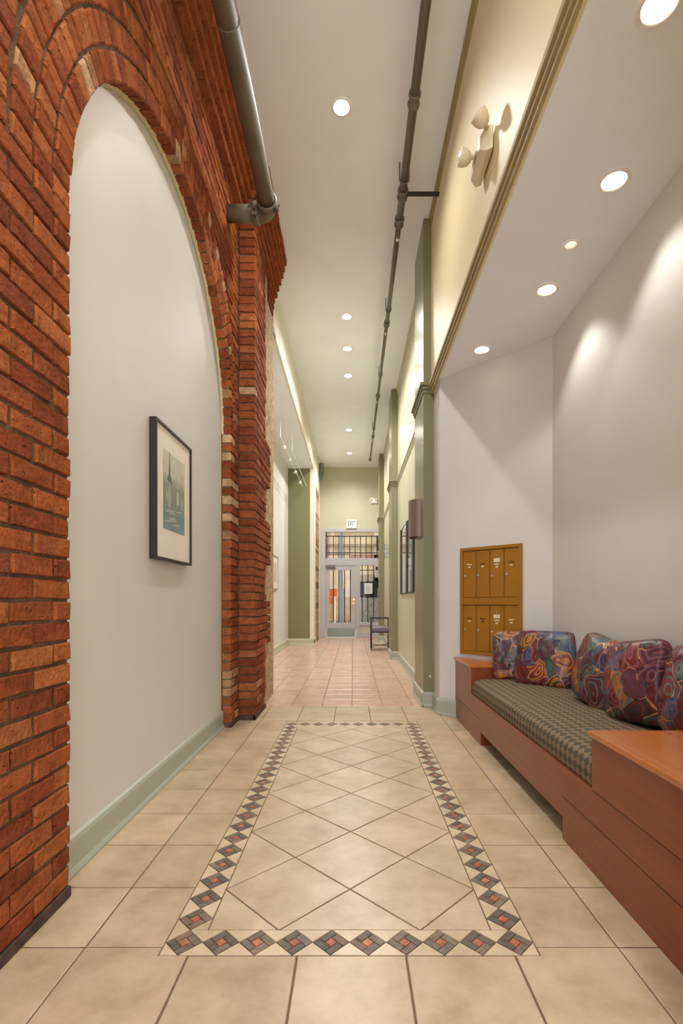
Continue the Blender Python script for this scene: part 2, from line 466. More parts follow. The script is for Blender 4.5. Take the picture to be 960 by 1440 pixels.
def course(mb, z0, z1, ya0, ya1, yb0, yb1, start, fn, anchor_hi, phase, dep_edge, L=.206):
    """bricks between (ya0..yb0 at z0) and (ya1..yb1 at z1); anchored at one end, half brick first when phase"""
    lo, hi = max(ya0, ya1), min(yb0, yb1)
    if hi - lo < .03: 
        return
    cuts = []
    if anchor_hi:
        y = max(yb0, yb1) if abs(yb0 - yb1) < 1e-6 else hi
        y -= (.1 if phase else L); 
        while y > lo + .05: cuts.append(y); y -= L + JT
        cuts = cuts[::-1]
    else:
        y = lo + (.1 if phase else L)
        while y < hi - .05: cuts.append(y); y += L + JT
    edges = [None] + cuts + [None]
    for k in range(len(edges) - 1):
        a, b = edges[k], edges[k + 1]
        l0, l1 = (ya0, ya1) if a is None else (a + JT / 2, a + JT / 2)
        r0, r1 = (yb0, yb1) if b is None else (b - JT / 2, b - JT / 2)
        edge = (b is None and anchor_hi) or (a is None and not anchor_hi)
        brick(mb, [(l0, z0), (r0, z0), (r1, z1), (l1, z1)], fn, dep_edge if edge else .02)
k = 0; z = .045
while z < ZC - .03:
    z0, z1 = z, min(z + CP - JT, ZC)
    ph = k % 2
    RO = RINGS[-1] + JT
    if z1 <= AZ:
        course(bw, z0, z1, YN, YN, Y0A, Y0A, 0, fnL, True, ph, .075)
        if ph: brick(bw, [(Y1A, z0), (4.5, z0), (4.5, z1), (Y1A, z1)], fnL, .075, bcol(.25))
        else:
            brick(bw, [(Y1A, z0), (4.36, z0), (4.36, z1), (Y1A, z1)], fnL, .075, bcol(.25))
            brick(bw, [(4.372, z0), (4.5, z0), (4.5, z1), (4.372, z1)], fnL, .02)
    else:
        ch = lambda zz: sqrt(max(0, RO * RO - (zz - AZ) ** 2))
        if z0 - AZ < RO:
            c0, c1 = ch(z0), ch(z1)
            course(bw, z0, z1, YN, YN, AY - c0, AY - c1, 0, fnL, True, ph, .02)
            if AY + c0 < 4.47: course(bw, z0, z1, AY + c0, AY + c1, 4.5, 4.5, 0, fnL, False, ph, .02)
        else:
            course(bw, z0, z1, YN, YN, 4.5, 4.5, 0, fnL, False, ph, .02)
    z += CP; k += 1
bw.build('brick_courses', M_brick, wall_left)
for ri in range(3):
    rg = MB(); r0, r1 = RINGS[ri], RINGS[ri + 1] - JT
    n = int(pi * r0 / .073)
    for i in range(n):
        t0 = pi * i / n + .0055 / r0; t1 = pi * (i + 1) / n - .0055 / r0
        q = [(AY + r0 * cos(t1), AZ + r0 * sin(t1)), (AY + r0 * cos(t0), AZ + r0 * sin(t0)), (AY + r1 * cos(t0), AZ + r1 * sin(t0)), (AY + r1 * cos(t1), AZ + r1 * sin(t1))]
        mxy = max(p[0] for p in q)
        if mxy > 4.5: q = [(min(p[0], 4.5), p[1]) for p in q]
        if min(p[0] for p in q) < 4.47: brick(rg, q, fnL, .075 if ri == 0 else .02, bcol(.08), jt=.002)
    rg.build('arch_ring', M_brick, wall_left)
# darker bottom course along the wall and pilaster
bt = MB()
for a, b in ((YN, Y0A), (Y1A, 4.5)):
    bt.box(XW - .03, XW + .006, a, b, 0, .04)
bt.box(XW, XP + .006, 4.495, 4.52, 0, .04); bt.box(XP - .02, XP + .006, 4.495, 5.06, 0, .04)
bt.build('dark_base_course', plain('dark_base', (70, 52, 42), .95, bump=.8, var=.3, vscale=20), wall_left, bevel=.006)
# plaster fillet along the arch
fl = MB()
for a, b in zip(arch_loop(AR - .012)[1:-1], arch_loop(AR - .012)[2:-1]):
    pa = fl
    def off(p, d):
        dx, dz = p[0] - AY, p[1] - AZ; l = math.hypot(dx, dz); return (AY + dx / l * (l + d), AZ + dz / l * (l + d))
    a2, b2 = off(a, .018), off(b, .018)
    fl.quad((XR + .003, *a), (XR + .003, *b), (XR + .028, *b2), (XR + .028, *a2))
fl.build('plaster_fillet', M_strip, wall_left)

# pilaster and pier core
pil = MB()
pil.box(-1.7, -.925, 4.53, 5.80, 0, 5.0)
pil.box(-1.7, XW - .03, 4.25, 4.53, 0, 5.0)
wall_pier = struct(pil.build('wall_pier', M_concrete), 'rough concrete pier behind the brick pilaster', 'wall')
pm = MB(); pm.box(XW - .01, XP - .01, 4.51, 5.06, 0, ZC)
pilo = struct(pm.build('column_brick', M_mortar), 'brick pilaster on the hallway side of the arch', 'column')
pb = MB(); k = 0; z = .045
fnF = lambda u, v, n: (u, 4.5 - n, v)
fnS = lambda u, v, n: (XP + n, u, v)
random.seed(4)
while z < ZC - .03:
    z0, z1 = z, min(z + CP - JT, ZC)
    ext = (.60 < z < 1.08) or (1.44 < z < 1.87) or (2.28 < z < 2.68)
    yend = (5.36 if ext else 5.06) + random.uniform(-.03, .03)
    c = bcol(.02, .18)
    if k % 2:
        brick(pb, [(XW + .004, z0), (XP, z0), (XP, z1), (XW + .004, z1)], fnF, .10, c)
        y = 4.605
    else:
        brick(pb, [(XW + .004, z0), (XP, z0), (XP, z1), (XW + .004, z1)], fnF, .206, c)
        y = 4.71
    y += JT
    while y < yend - .03:
        e = min(y + .206, yend)
        if yend - e < .05: e = yend
        brick(pb, [(y, z0), (e, z0), (e, z1), (y, z1)], fnS, .05, bcol(.02, .15)); y = e + JT
    z += CP; k += 1
# the higher front bricks up to the ceiling beside the corbel
pb.build('pilaster_bricks', M_brick, pilo)
# corbels
XC_main = [-.975, -.943, -.911, -.879, -.847, -.815]
XC_pil = [-.868, -.846, -.822, -.80, -.778, -.757]
random.seed(9)
for i in range(6):
    cb = MB(); z0 = ZC + i * CP; z1 = min(z0 + CP - .010, 4.998)
    y = YN + (.1 if i % 2 else 0)
    while y < 4.49:
        e = min(y + .206, 4.495)
        brick(cb, [(y, z0), (e, z0), (e, z1), (y, z1)], lambda u, v, n: (XC_main[i] + n, u, v), .15 + .03 * i, jit((160, 90, 50), .08)); y = e + .006
    y = 4.5 - (.02 if i else 0)
    while y < 5.70:
        e = min(y + .206, 5.73)
        if 5.73 - e < .06: e = 5.73
        brick(cb, [(y, z0), (e, z0), (e, z1), (y, z1)], lambda u, v, n: (XC_pil[i] + n, u, v), .16 + .02 * i, jit((156, 86, 48), .1)); y = e + .006
    cb.build('corbel_course', M_brick, wall_left)
cm = MB(); cm.box(XW - .02, -1.0, YN, 4.5, ZC + .01, 5.0); cm.box(-.94, -.90, 4.5, 5.71, ZC + .01, 5.0); cm.build('corbel_mortar', M_mortar, wall_left)
lb = MB()
for i in range(3):
    brick(lb, [(5.40, ZC - (i + 1) * CP), (5.70, ZC - (i + 1) * CP), (5.70, ZC - i * CP - .01), (5.40, ZC - i * CP - .01)], lambda u, v, n: (-.888 - .012 * i + n, u, v), .06)
lb.build('corbel_foot_brick', M_brick, wall_left)

# recess plaster and its baseboard
rw = MB(); rw.box(XR - .1, XR, Y0A - .3, Y1A + .05, 0, 3.85)
struct(rw.build('wall_recess', M_plaster), 'smooth grey white plaster wall inside the brick arch')
def baseboard(mb, p0, p1, nrm, h=.148, d=.02):
    """profile swept from p0 to p1 on the floor, nrm = direction out of the wall"""
    prof = [(0, 0), (.030, 0), (.030, .010), (.024, .024), (d, .030), (d, h - .022), (d - .006, h - .006), (0, h)]
    vs = []
    for p in (p0, p1):
        for o, z in prof: vs.append((p[0] + nrm[0] * o, p[1] + nrm[1] * o, z))
    n = len(prof)
    fs = [(i, (i + 1) % n, (i + 1) % n + n, i + n) for i in range(n)] + [tuple(range(n)), tuple(range(2 * n - 1, n - 1, -1))]
    mb.add(vs, fs)
b = MB(); baseboard(b, (XR, Y0A + .004), (XR, Y1A - .002), (1, 0)); b.v = [(x, y, zz) for x, y, zz in b.v]
struct(b.build('baseboard_recess', M_greentrim, recalc=True), 'sage green baseboard along the arch recess', 'baseboard')

# ------------------------------------------------------------------ ceilings with holes for the cans
def circ(cx, cy, r, n=28): return [(cx + r * cos(2 * pi * i / n), cy + r * sin(2 * pi * i / n)) for i in range(n)]
ZH, ZN, ZB = 5.0, 3.2, 4.35                # hall, niche and left bay ceilings
MAIN = [(-.09, 3.95), (-.085, 6.86), (-.085, 7.73), (-.085, 8.66), (-.085, 11.4), (-.085, 13.2)]
MAIN_FILL = [(-.09, 1.05)]  # unseen can added above the viewer as fill light
NICHE = [(1.09, 1.77, 'n1'), (1.316, 2.51, 'n2'), (1.32, 3.39, 'n3'), (1.087, 4.2, 'n4')]
SMALL = (1.295, 2.96)
RM, RN, RS = .064, .062, .036
cl = MB()
cl.fill([[(-1.75, YBK), (.9, YBK), (.9, 14.7), (-1.75, 14.7)]] + [circ(x, y, RM) for x, y in MAIN + MAIN_FILL], lambda u, v: (u, v, ZH), flip=True)
struct(cl.build('ceiling', M_ceiling), 'high off white hallway ceiling', 'ceiling')
cn = MB()
cn.fill([[(.80, 1.17), (1.64, 1.17), (1.64, 3.97), (.84, 4.77), (.80, 4.77)]] + [circ(x, y, RN) for x, y, _ in NICHE] + [circ(SMALL[0], SMALL[1], RS)], lambda u, v: (u, v, ZN + .001), flip=True)
struct(cn.build('ceiling_niche', M_ceiling), 'low off white ceiling over the bench niche', 'ceiling')

def can(label, x, y, z, r, group, lens, power=0, spot=110, blend=.35, colr=CAN_COL, name='recessed_light'):
    t = thing(name, label, 'ceiling light', (x, y, z), 0, group)
    T = Matrix.Translation((x, y, z))
    m = MB(); m.lathe([(r * .93, .001), (r * .97, -.007), (r * 1.15, -.008), (r * 1.28, -.004), (r * 1.30, .0)], T, 36); m.build('trim_ring', M_trimwhite, t, smooth=True)
    m = MB(); m.lathe([(r * .93, .001), (r * .86, .03), (r * .74, .06)], T, 36); m.build('reflector', M_reflector, t, smooth=True)
    m = MB(); m.lathe([(.0005, .050), (r * .4, .051), (r * .74, .0595)], T, 36); m.build('lamp', lens, t, smooth=True)
    if power:
        ld = bpy.data.lights.new('can_beam', 'SPOT'); ld.energy = power; ld.color = colr; ld.spot_size = radians(spot); ld.spot_blend = blend; ld.shadow_soft_size = .09 if spot > 120 else .05
        lo = bpy.data.objects.new('can_beam', ld); COL.objects.link(lo); lo.parent = t; lo.location = (0, 0, -.012)
    return t
ML = ['large bright recessed light nearest in the hallway ceiling', 'second recessed light along the hallway ceiling, first after the long gap',
      'third recessed light along the hallway ceiling, middle of the row of three', 'fourth recessed light along the hallway ceiling, last of the row of three',
      'recessed light second from the end wall in the hallway ceiling', 'recessed light nearest the green end wall in the hallway ceiling']
for (x, y), l, k in zip(MAIN, ML, (1, 1.7, 1.6, 1.6, 2.5, 2.3)): can(l, x, y, ZH, RM, 'hallway ceiling lights', M_lens, CAN_POWER * k, 156, 1.0)
for (x, y), l in zip(MAIN_FILL, ['added unseen recessed hallway light above the viewer', 'added unseen recessed hallway light behind the viewer']): can(l, x, y, ZH, RM, 'hallway ceiling lights', M_lens, CAN_POWER, 156, 1.0)
NL = ['large recessed light cut by the top right picture edge', 'recessed light above the middle of the bench nearest the right wall',
      'recessed light above the bench near the back corner of the niche', 'recessed light above the mailboxes near the angled wall']
NP = [NICHE_POWER * .6, NICHE_POWER, NICHE_POWER, NICHE_POWER * .12]
for (x, y, _), l, p in zip(NICHE, NL, NP): can(l, x, y, ZN, RN, 'niche ceiling lights', M_lens, p, 98 if p > 3 else 50, .45, (1, .95, .88))
can('small dim recessed light between the two wall side lights over the bench', SMALL[0], SMALL[1], ZN, RS, None, M_lensdim)

# ------------------------------------------------------------------ right side: bulkhead, niche, green wall, pilasters
m = MB(); m.box(.80, .83, 1.17, 5.10, ZN, ZH); m.box(.80, 1.7, YBK, 1.17, ZN, ZH)
m.box(.80, 1.7, YBK, 1.17, 0, ZN)
struct(m.build('wall_right_upper', M_cream), 'cream wall above the bench niche')
XA, YA, XB, YBk = .83, 4.76, 1.60, 3.99     # angled wall ends
m = MB()
m.prism([(XB, 1.17), (XB + .1, 1.17), (XB + .1, YBk + .1), (XB, YBk)], 0, ZN)
struct(m.build('wall_niche_back', M_plaster), 'grey white back wall of the bench niche')
m = MB()
m.prism([(XB, YBk), (XB + .07, YBk + .07), (XA + .07, YA + .2), (XA + .02, 5.10), (XA, 5.10), (XA, YA)], 0, ZN)
struct(m.build('wall_niche_angled', M_plaster), 'angled grey white wall holding the mailboxes')
m = MB()
m.box(.83, .93, 5.10, 14.7, 0, ZH)
struct(m.build('wall_right', M_green), 'sage green right wall of the hallway')
PILS = [(5.10, 5.80, .722), (9.20, 9.85, .712), (13.25, 13.80, .705)]
def molding(mb, x0, x1, y0, y1, z0):
    for d, a, bb in ((.012, 0, .035), (.024, .035, .07), (.040, .07, .105)):
        mb.box(x0 - d, x1, y0 - d, y1 + d, z0 + a, z0 + bb)
for n, (y0, y1, xf) in enumerate(PILS):
    m = MB(); m.box(xf, .835, y0, y1, 0, ZH - .005)
    c = struct(m.build('column_%d' % (n + 1), M_moss), ['sage green pilaster beside the bench niche', 'second sage green pilaster along the right wall', 'last sage green pilaster before the entry door'][n], 'column')
    m = MB(); molding(m, xf, .835, y0, y1, ZN + .005); m.build('capital_molding', M_moss, c, bevel=.006)
    m = MB()
    baseboard(m, (xf, y1), (xf, y0 - .03), (-1, 0)); baseboard(m, (xf - .02, y0), (.835, y0), (0, -1)); baseboard(m, (.835, y1), (xf - .02, y1), (0, 1))
    m.build('pilaster_baseboard', M_greentrim, c, recalc=True)
m = MB()
def rail(mb, y0, y1, x): 
    for d, a, bb in ((.010, 0, .03), (.020, .03, .065), (.034, .065, .095)): mb.box(x - d, x + .01, y0, y1, ZN + .008 + a, ZN + .008 + bb)
rail(m, 5.8, 9.2, .83); rail(m, 9.85, 13.25, .83); rail(m, 13.8, 14.6, .83)
struct(m.build('trim_1', M_green, bevel=.004), 'sage green picture rail along the right wall', 'trim')
m = MB()
for d, a, bb in ((.008, -.012, .02), (.020, .02, .05), (.032, .05, .085)): m.box(.80 - d, .81, YBK, 5.08, ZN + a, ZN + bb)
struct(m.build('trim_2', M_olive, bevel=.004), 'olive rail along the bottom of the cream wall', 'trim')
m = MB()
for d, a, bb in ((.012, -.10, -.05), (.026, -.05, 0)): m.box(.80 - d, .81, YBK, 5.08, ZH + a, ZH + bb - .001)
struct(m.build('trim_3', M_olive, bevel=.004), 'olive crown along the top of the cream wall', 'trim')
m = MB()
for y0, y1 in ((5.8, 9.2), (9.85, 13.25), (13.8, 14.6)):
    for d, a, bb in ((.012, -.10, -.05), (.026, -.05, 0)): m.box(.83 - d, .84, y0, y1, ZH + a, ZH + bb - .001)
struct(m.build('trim_4', M_green, bevel=.004), 'sage green crown along the right wall', 'trim')
m = MB()
for y0, y1 in ((5.8, 9.2), (9.85, 13.25), (13.8, 14.58)): baseboard(m, (.83, y1), (.83, y0), (-1, 0))
struct(m.build('baseboard_right', M_greentrim, recalc=True), 'sage green baseboard along the right wall', 'baseboard')
m = MB(); s2 = sqrt(.5)
baseboard(m, (XA, 5.08), (XA, YA - .01), (-1, 0), h=.15); baseboard(m, (XA - .02, YA + .01), (.99, YA + .01 - (.99 - XA + .02)), (-s2, -s2), h=.15)
struct(m.build('baseboard_niche', M_greentrim, recalc=True), 'sage green baseboard below the mailbox wall', 'baseboard')

# ------------------------------------------------------------------ left bay beyond the pier
m = MB(); m.box(-1.7, -1.60, 5.75, 12.4, 0, ZB); struct(m.build('wall_bay', M_plaster), 'white side wall of the left bay')
m = MB(); m.box(-1.7, -1.0, 5.8, 12.3, ZB, ZB + .05); struct(m.build('ceiling_bay', M_ceiling), 'low white ceiling of the left bay', 'ceiling')
m = MB(); m.box(-1.7, -1.06, 12.3, 12.4, 0, ZB); struct(m.build('wall_bay_end', plain('moss_green_wall', (126, 124, 88), .5)), 'dark moss green end wall of the left bay')
m = MB(); m.box(-1.0, -.96, 5.74, 14.6, ZB - .0, ZH)
m.box(-1.06, -.96, 12.29, 14.6, 4.12, ZB); m.box(-1.06, -.96, 12.29, 12.82, 0, 4.12); m.box(-1.06, -.955, 14.05, 14.6, 0, 4.12)
struct(m.build('wall_bay_fascia', M_white), 'white bulkhead face between the hall and left bay')
m = MB(); m.box(-1.06, -.967, 12.82, 14.05, 0, 4.12)
o = struct(m.build('wall_stone_panel', M_mortar), 'exposed brown brick strip beside the entry')
m = MB(); random.seed(3); z = .02
while z < 4.1:
    hh = random.choice([.07, .07, .14, .22]); c = jit(random.choice([(190, 158, 126), (174, 138, 106), (198, 168, 136), (140, 106, 82)]), .12)
    brick(m, [(12.83, z), (14.04, z), (14.04, z + hh), (12.83, z + hh)], lambda u, v, n: (-.960 + n, u, v), .02, c); z += hh + .012
m.build('stone_blocks', M_brick, o)
m = MB(); baseboard(m, (-1.60, 12.3), (-1.60, 5.8), (1, 0)); baseboard(m, (-1.60, 12.3), (-.94, 12.3), (0, -1)); baseboard(m, (-.96, 12.28), (-.96, 12.82), (1, 0))
struct(m.build('baseboard_bay', plain('pale_green_trim', (190, 192, 164), .4), recalc=True), 'pale green baseboard around the left bay', 'baseboard')
m = MB(); m.box(-.962, -.945, 5.72, 6.12, 4.30, 4.36)
o = struct(m.build('trim_5', plain('steel_angle', (120, 124, 124), .4)), 'grey steel angle under the bulkhead by the pier', 'trim')
# plain walls behind the viewer
m = MB(); m.box(-1.14, -1.04, YBK, YN, 0, ZH); struct(m.build('wall_left_rear', M_plaster), 'plaster wall behind the viewer on the left')

# ------------------------------------------------------------------ entry: end wall, storefront, door
YE = 14.6
m = MB(); m.box(-1.0, .9, YE, YE + .15, 3.21, ZH); struct(m.build('wall_end', M_green), 'sage green end wall above the entry door')
m = MB()
m.box(-.97, -.80, YE - .02, YE + .08, 0, 3.10); m.box(-.97, .84, YE - .02, YE + .08, 3.10, 3.21)
m.box(-.80, .76, YE - .02, YE + .08, 2.12, 2.33); m.box(.09, .20, YE - .02, YE + .08, 0, 2.12); m.box(.76, .84, YE - .02, YE + .08, 0, 3.1)
m.box(.20, .76, YE - .02, YE + .08, .36, .44); m.box(.20, .76, YE - .02, YE + .06, 0, .15)
struct(m.build('trim_6', M_frame, bevel=.006), 'grey painted storefront frame around the entry', 'trim')
m = MB(); m.box(.20, .76, YE + .01, YE + .05, .15, .36); struct(m.build('trim_7', M_green), 'sage green panel under the sidelight', 'trim')
m = MB(); m.box(-.80, .76, YE + .045, YE + .051, 2.33, 3.10)
w1 = struct(m.build('window_1', M_glass), 'barred transom window above the entry door', 'window')
def bar(name, p0, p1, r, parent):
    q = MB(); q.cyl(p0, p1, r, n=8); return q.build(name, M_blackiron, parent)
for zz in (2.98, 2.49): bar('crossbar', (-.80, YE + .022, zz), (.76, YE + .022, zz), .016, w1)
bar('crossbar', (-.76, YE + .022, 2.44), (-.08, YE + .022, 2.44), .012, w1)
for i in range(10): bar('bar', (-.735 + i * .16, YE + .022, 2.33), (-.735 + i * .16, YE + .022, 3.0), .012, w1)
bar('bar', (-.785, YE + .022, 2.33), (-.785, YE + .022, 3.09), .02, w1)
m = MB(); m.box(.20, .76, YE + .045, YE + .051, .44, 2.12)
w2 = struct(m.build('window_2', M_glass), 'barred sidelight window right of the entry door', 'window')
for x in (.272, .44, .606): bar('bar', (x, YE + .022, .46), (x, YE + .022, 2.12), .014, w2)
bar('crossbar', (.20, YE + .022, 1.98), (.76, YE + .022, 1.98), .012, w2)
# door
dm = MB()
dm.box(-.79, -.69, YE, YE + .045, .02, 2.11); dm.box(-.055, .08, YE, YE + .045, .02, 2.11)
dm.box(-.69, -.055, YE, YE + .045, 1.98, 2.11); dm.box(-.69, -.055, YE, YE + .045, .02, .43)
door = struct(dm.build('door_1', M_frame, bevel=.004), 'grey glazed entry door with security bars', 'door')
m = MB(); m.box(-.69, -.055, YE + .037, YE + .042, .43, 1.98); m.build('pane', M_glass, door)
for i in range(4): bar('security_bar', (-.577 + i * .168, YE + .018, .45), (-.577 + i * .168, YE + .018, 1.98), .014, door)
m = MB(); m.box(-.74, .05, YE - .006, YE, .04, .28); m.build('kick_plate', M_kick, door)
m = MB(); m.box(-.055, -.02, YE - .004, YE, .95, 1.2); m.box(.0, .05, YE - .006, YE, .92, 1.18); m.build('lock_plate', M_brass, door, bevel=.002)
m = MB(); m.cyl((.025, YE - .006, 1.0), (.025, YE - .05, 1.0), .012, n=12); m.cyl((.025, YE - .045, 1.0), (-.06, YE - .045, 1.0), .010, n=10); m.cyl((.025, YE - .006, 1.12), (.025, YE - .03, 1.12), .022, n=14)
m.build('door_handle', M_chrome, door, smooth=False)
m = MB(); m.box(-.80, -.52, YE - .07, YE - .0, 2.05, 2.13); m.box(-.53, -.50, YE - .05, YE - .02, 2.02, 2.06); m.build('door_closer', plain('closer_grey', (110, 110, 112), .4), door, bevel=.008)
m = MB(); m.box(-.80, .09, YE - .03, YE + .08, 0, .015); m.build('threshold', M_trimwhite, door)

# exit sign
t = thing('exit_sign', 'white exit sign above the entry door on green wall', 'sign', (-.04, YE, 3.20))
m = MB(); m.box(-.185, .105, YE - .045, YE, 3.21, 3.45); m.build('sign_body', M_trimwhite, t, bevel=.006)
m = MB(); m.box(-.17, .09, YE - .047, YE - .044, 3.235, 3.44); m.build('sign_face', M_exitw, t)
fc = bpy.data.curves.new('letters', 'FONT'); fc.body = 'EXIT'; fc.size = .20; fc.align_x = 'CENTER'; fc.align_y = 'CENTER'; fc.extrude = .001; fc.offset = .004
fo = bpy.data.objects.new('letters', fc); COL.objects.link(fo); fo.parent = t; fo.location = (0, -.049, .138); fo.rotation_euler = (pi / 2, 0, 0); fo.scale = (.55, 1.0, 1)
fc.materials.append(M_exitg)
bpy.context.view_layer.update()
lme = bpy.data.meshes.new_from_object(fo.evaluated_get(bpy.context.evaluated_depsgraph_get()))
fo.name = 'letters_curve'; lo = bpy.data.objects.new('letters', lme); COL.objects.link(lo); lo.parent = t; lo.location = fo.location; lo.rotation_euler = fo.rotation_euler; lo.scale = fo.scale
bpy.data.objects.remove(fo)
m = MB(); m.box(-.19, .11, YE - .06, YE, 3.205, 3.222); m.build('sign_ledge', M_trimwhite, t)

# two headed emergency lights
def emergency(label, loc, rot, heads, sc_=1.0, mat=M_beige):
    """local frame: x = along the wall, -y = out of the wall, z up"""
    t = thing('emergency_light', label, 'emergency light', loc, rot)
    M = mw(t)
    def put(mb, name, mm, par, **k):
        mb.v = [tuple(M @ (Vector(p) * sc_)) for p in mb.v]; return mb.build(name, mm, par, **k)
    q = MB(); q.box(-.16, .06, -.012, 0, -.02, .16); put(q, 'back_plate', mat, t, bevel=.004)
    q = MB(); Mx = Matrix(((0, 0, 1, 0), (1, 0, 0, 0), (0, 1, 0, 0), (0, 0, 0, 1)))
    # housing: chamfered outline in (y, z) swept along x
    prof = [(-.012, -.10), (-.055, -.12), (-.095, -.085), (-.095, .0), (-.06, .045), (-.012, .05)]
    n = len(prof); vs = [(x, a, bq) for x in (-.11, .20) for a, bq in prof]
    vs = [(x * (.82 if a < -.08 else 1), a, bq) for x, a, bq in vs]
    q.add(vs, [tuple(range(n)), tuple(range(2 * n - 1, n - 1, -1))] + [(i, i + n, (i + 1) % n + n, (i + 1) % n) for i in range(n)])
    body = put(q, 'housing', mat, t, recalc=True, bevel=.006)
    q = MB(); q.box(.02, .08, -.0965, -.094, -.06, -.045); q.box(.03, .035, -.0965, -.094, -.03, -.01); put(q, 'test_button', M_labeldk, body)
    for hx, hy, hz, dv in heads:
        d = Vector(dv).normalized(); Mr = Matrix.Translation((hx, hy, hz)) @ d.to_track_quat('Z', 'Y').to_matrix().to_4x4()
        q = MB(); q.lathe([(.0005, -.055), (.022, -.052), (.042, -.034), (.053, -.005), (.056, .028), (.056, .034), (.050, .034)], Mr, 28)
        hd = put(q, 'lamp_head', mat, t, smooth=True)
        q = MB(); q.lathe([(.050, .032), (.03, .039), (.0005, .042)], Mr, 28); put(q, 'lens', M_beigelens, hd, smooth=True)
        q = MB(); q.cyl((hx, hy, hz), (hx * .75, -.055, .03), .016, n=12); put(q, 'swivel', mat, t, smooth=True)
    return t
emergency('beige two headed emergency light on the cream wall', (.80, 2.97, 3.72), -pi / 2, [(.26, -.11, .03, (.35, -.75, .55)), (-.03, -.155, .03, (.1, -1, .12))], .85)
emergency('small white two headed emergency light high on the end wall', (.60, YE, 4.0), 0, [(.11, -.09, .08, (.5, -1, -.1)), (-.11, -.09, .08, (-.5, -1, -.1))], .62, M_trimwhite)

# ------------------------------------------------------------------ pipes
t = thing('drain_pipe', 'large taupe pipe beside the brick corbels with elbow into the wall', 'pipe', (-.69, 2.0, 4.285))
PXX, PZ, PR = -.69, 4.285, .064
m = MB(); m.cyl((PXX, YBK, PZ), (PXX, 4.02, PZ), PR, n=32); m.build('pipe', M_pipe, t, smooth=True)
m = MB(); m.lathe([(PR, -.004), (PR + .004, -.003), (PR + .004, .003), (PR, .004)], Matrix.Translation((PXX, 2.75, PZ)) @ Matrix.Rotation(pi / 2, 4, 'X'), 32); m.build('joint_ring', M_pipe, t, smooth=True)
m = MB(); R = .10; pts = [(PXX - R + R * cos(a), 4.02 + R * sin(a), PZ) for a in [pi / 2 * k / 12 for k in range(13)]]
m.tube(pts, PR + .008, 28); m.build('elbow', M_pipe, t, smooth=True)
m = MB(); m.cyl((PXX - R, 4.12, PZ), (XW + .004, 4.12, PZ), PR, n=32); m.build('stub_pipe', M_pipe, t, smooth=True)
def coupling(c, d):
    d = Vector(d); q = MB(); Mr = Matrix.Translation(c) @ d.to_track_quat('Z', 'Y').to_matrix().to_4x4()
    q.lathe([(PR + .006, -.028), (PR + .017, -.026), (PR + .02, -.012), (PR + .02, .012), (PR + .017, .026), (PR + .006, .028)], Mr, 32)
    cpl = q.build('coupling', M_pipe, t, smooth=True)
    for s in (-1, 1):
        q = MB(); q.prism([(s * (PR + .005), -.016), (s * (PR + .045), -.012), (s * (PR + .045), .012), (s * (PR + .005), .016)][::s], -.026, .026, M=Mr @ Matrix.Rotation(radians(35), 4, 'Z'))
        q.build('ear', M_pipe, cpl, bevel=.005)
        q = MB(); Mb = Mr @ Matrix.Rotation(radians(35), 4, 'Z')
        q.cyl(Mb @ Vector((s * (PR + .03), -.034, 0)), Mb @ Vector((s * (PR + .03), .034, 0)), .008, n=8); q.build('bolt', plain('bolt_steel', (70, 64, 54), .4, metal=.5), cpl)
coupling((PXX, 4.0, PZ), (0, 1, 0)); coupling((PXX - R - .01, 4.12, PZ), (1, 0, 0))

t = thing('sprinkler_pipe', 'long thin sprinkler pipe running down the hallway ceiling', 'pipe', (.46, 6, 4.85))
SX, SZ = .46, 4.85
for y0, y1, r in ((YBK, 4.95, .034), (4.95, 6.77, .027), (6.77, 9.16, .024), (9.16, 13.3, .021)):
    m = MB(); m.cyl((SX, y0, SZ), (SX, y1, SZ), r, n=20); m.build('pipe', M_spr, t, smooth=True)
for y, r in ((1.0, .034), (3.74, .034), (4.61, .036), (4.95, .034), (6.77, .028), (9.16, .026), (11.4, .024), (13.28, .024)):
    m = MB(); m.lathe([(r, -.05), (r + .012, -.048), (r + .013, -.03), (r + .004, -.025), (r + .004, .025), (r + .013, .03), (r + .012, .048), (r, .05)], Matrix.Translation((SX, y, SZ)) @ Matrix.Rotation(pi / 2, 4, 'X'), 20)
    m.build('coupling', M_spr, t, smooth=True)
for y, r in ((5.12, .027), (6.95, .024), (9.35, .022), (11.6, .02)):
    m = MB(); m.cyl((SX, y, SZ - r + .004), (SX, y, SZ - r - .03), .012, n=10); m.cyl((SX, y, SZ - r - .03), (SX, y, SZ - r - .034), .022, n=12)
    m.build('sprinkler_head', M_chrome, t, smooth=False)
for y, r in ((2.0, .036), (4.45, .036), (6.45, .029), (8.3, .026), (10.9, .023)):
    m = MB(); a = [(SX - r * 1.15, y, ZH - .002), (SX - r * 1.15, y, SZ)] + [(SX + r * 1.15 * cos(th), y, SZ + r * 1.15 * sin(th)) for th in [pi + pi * k / 8 for k in range(1, 8)]] + [(SX + r * 1.15, y, SZ), (SX + r * 1.15, y, ZH - .002)]
    m.tube(a, .006, 8); m.build('hanger', M_spr, t, smooth=True)
m = MB(); m.box(SX + .03, .80, 4.598, 4.626, SZ - .014, SZ + .014); m.build('wall_bracket', M_blackiron, t, bevel=.003)

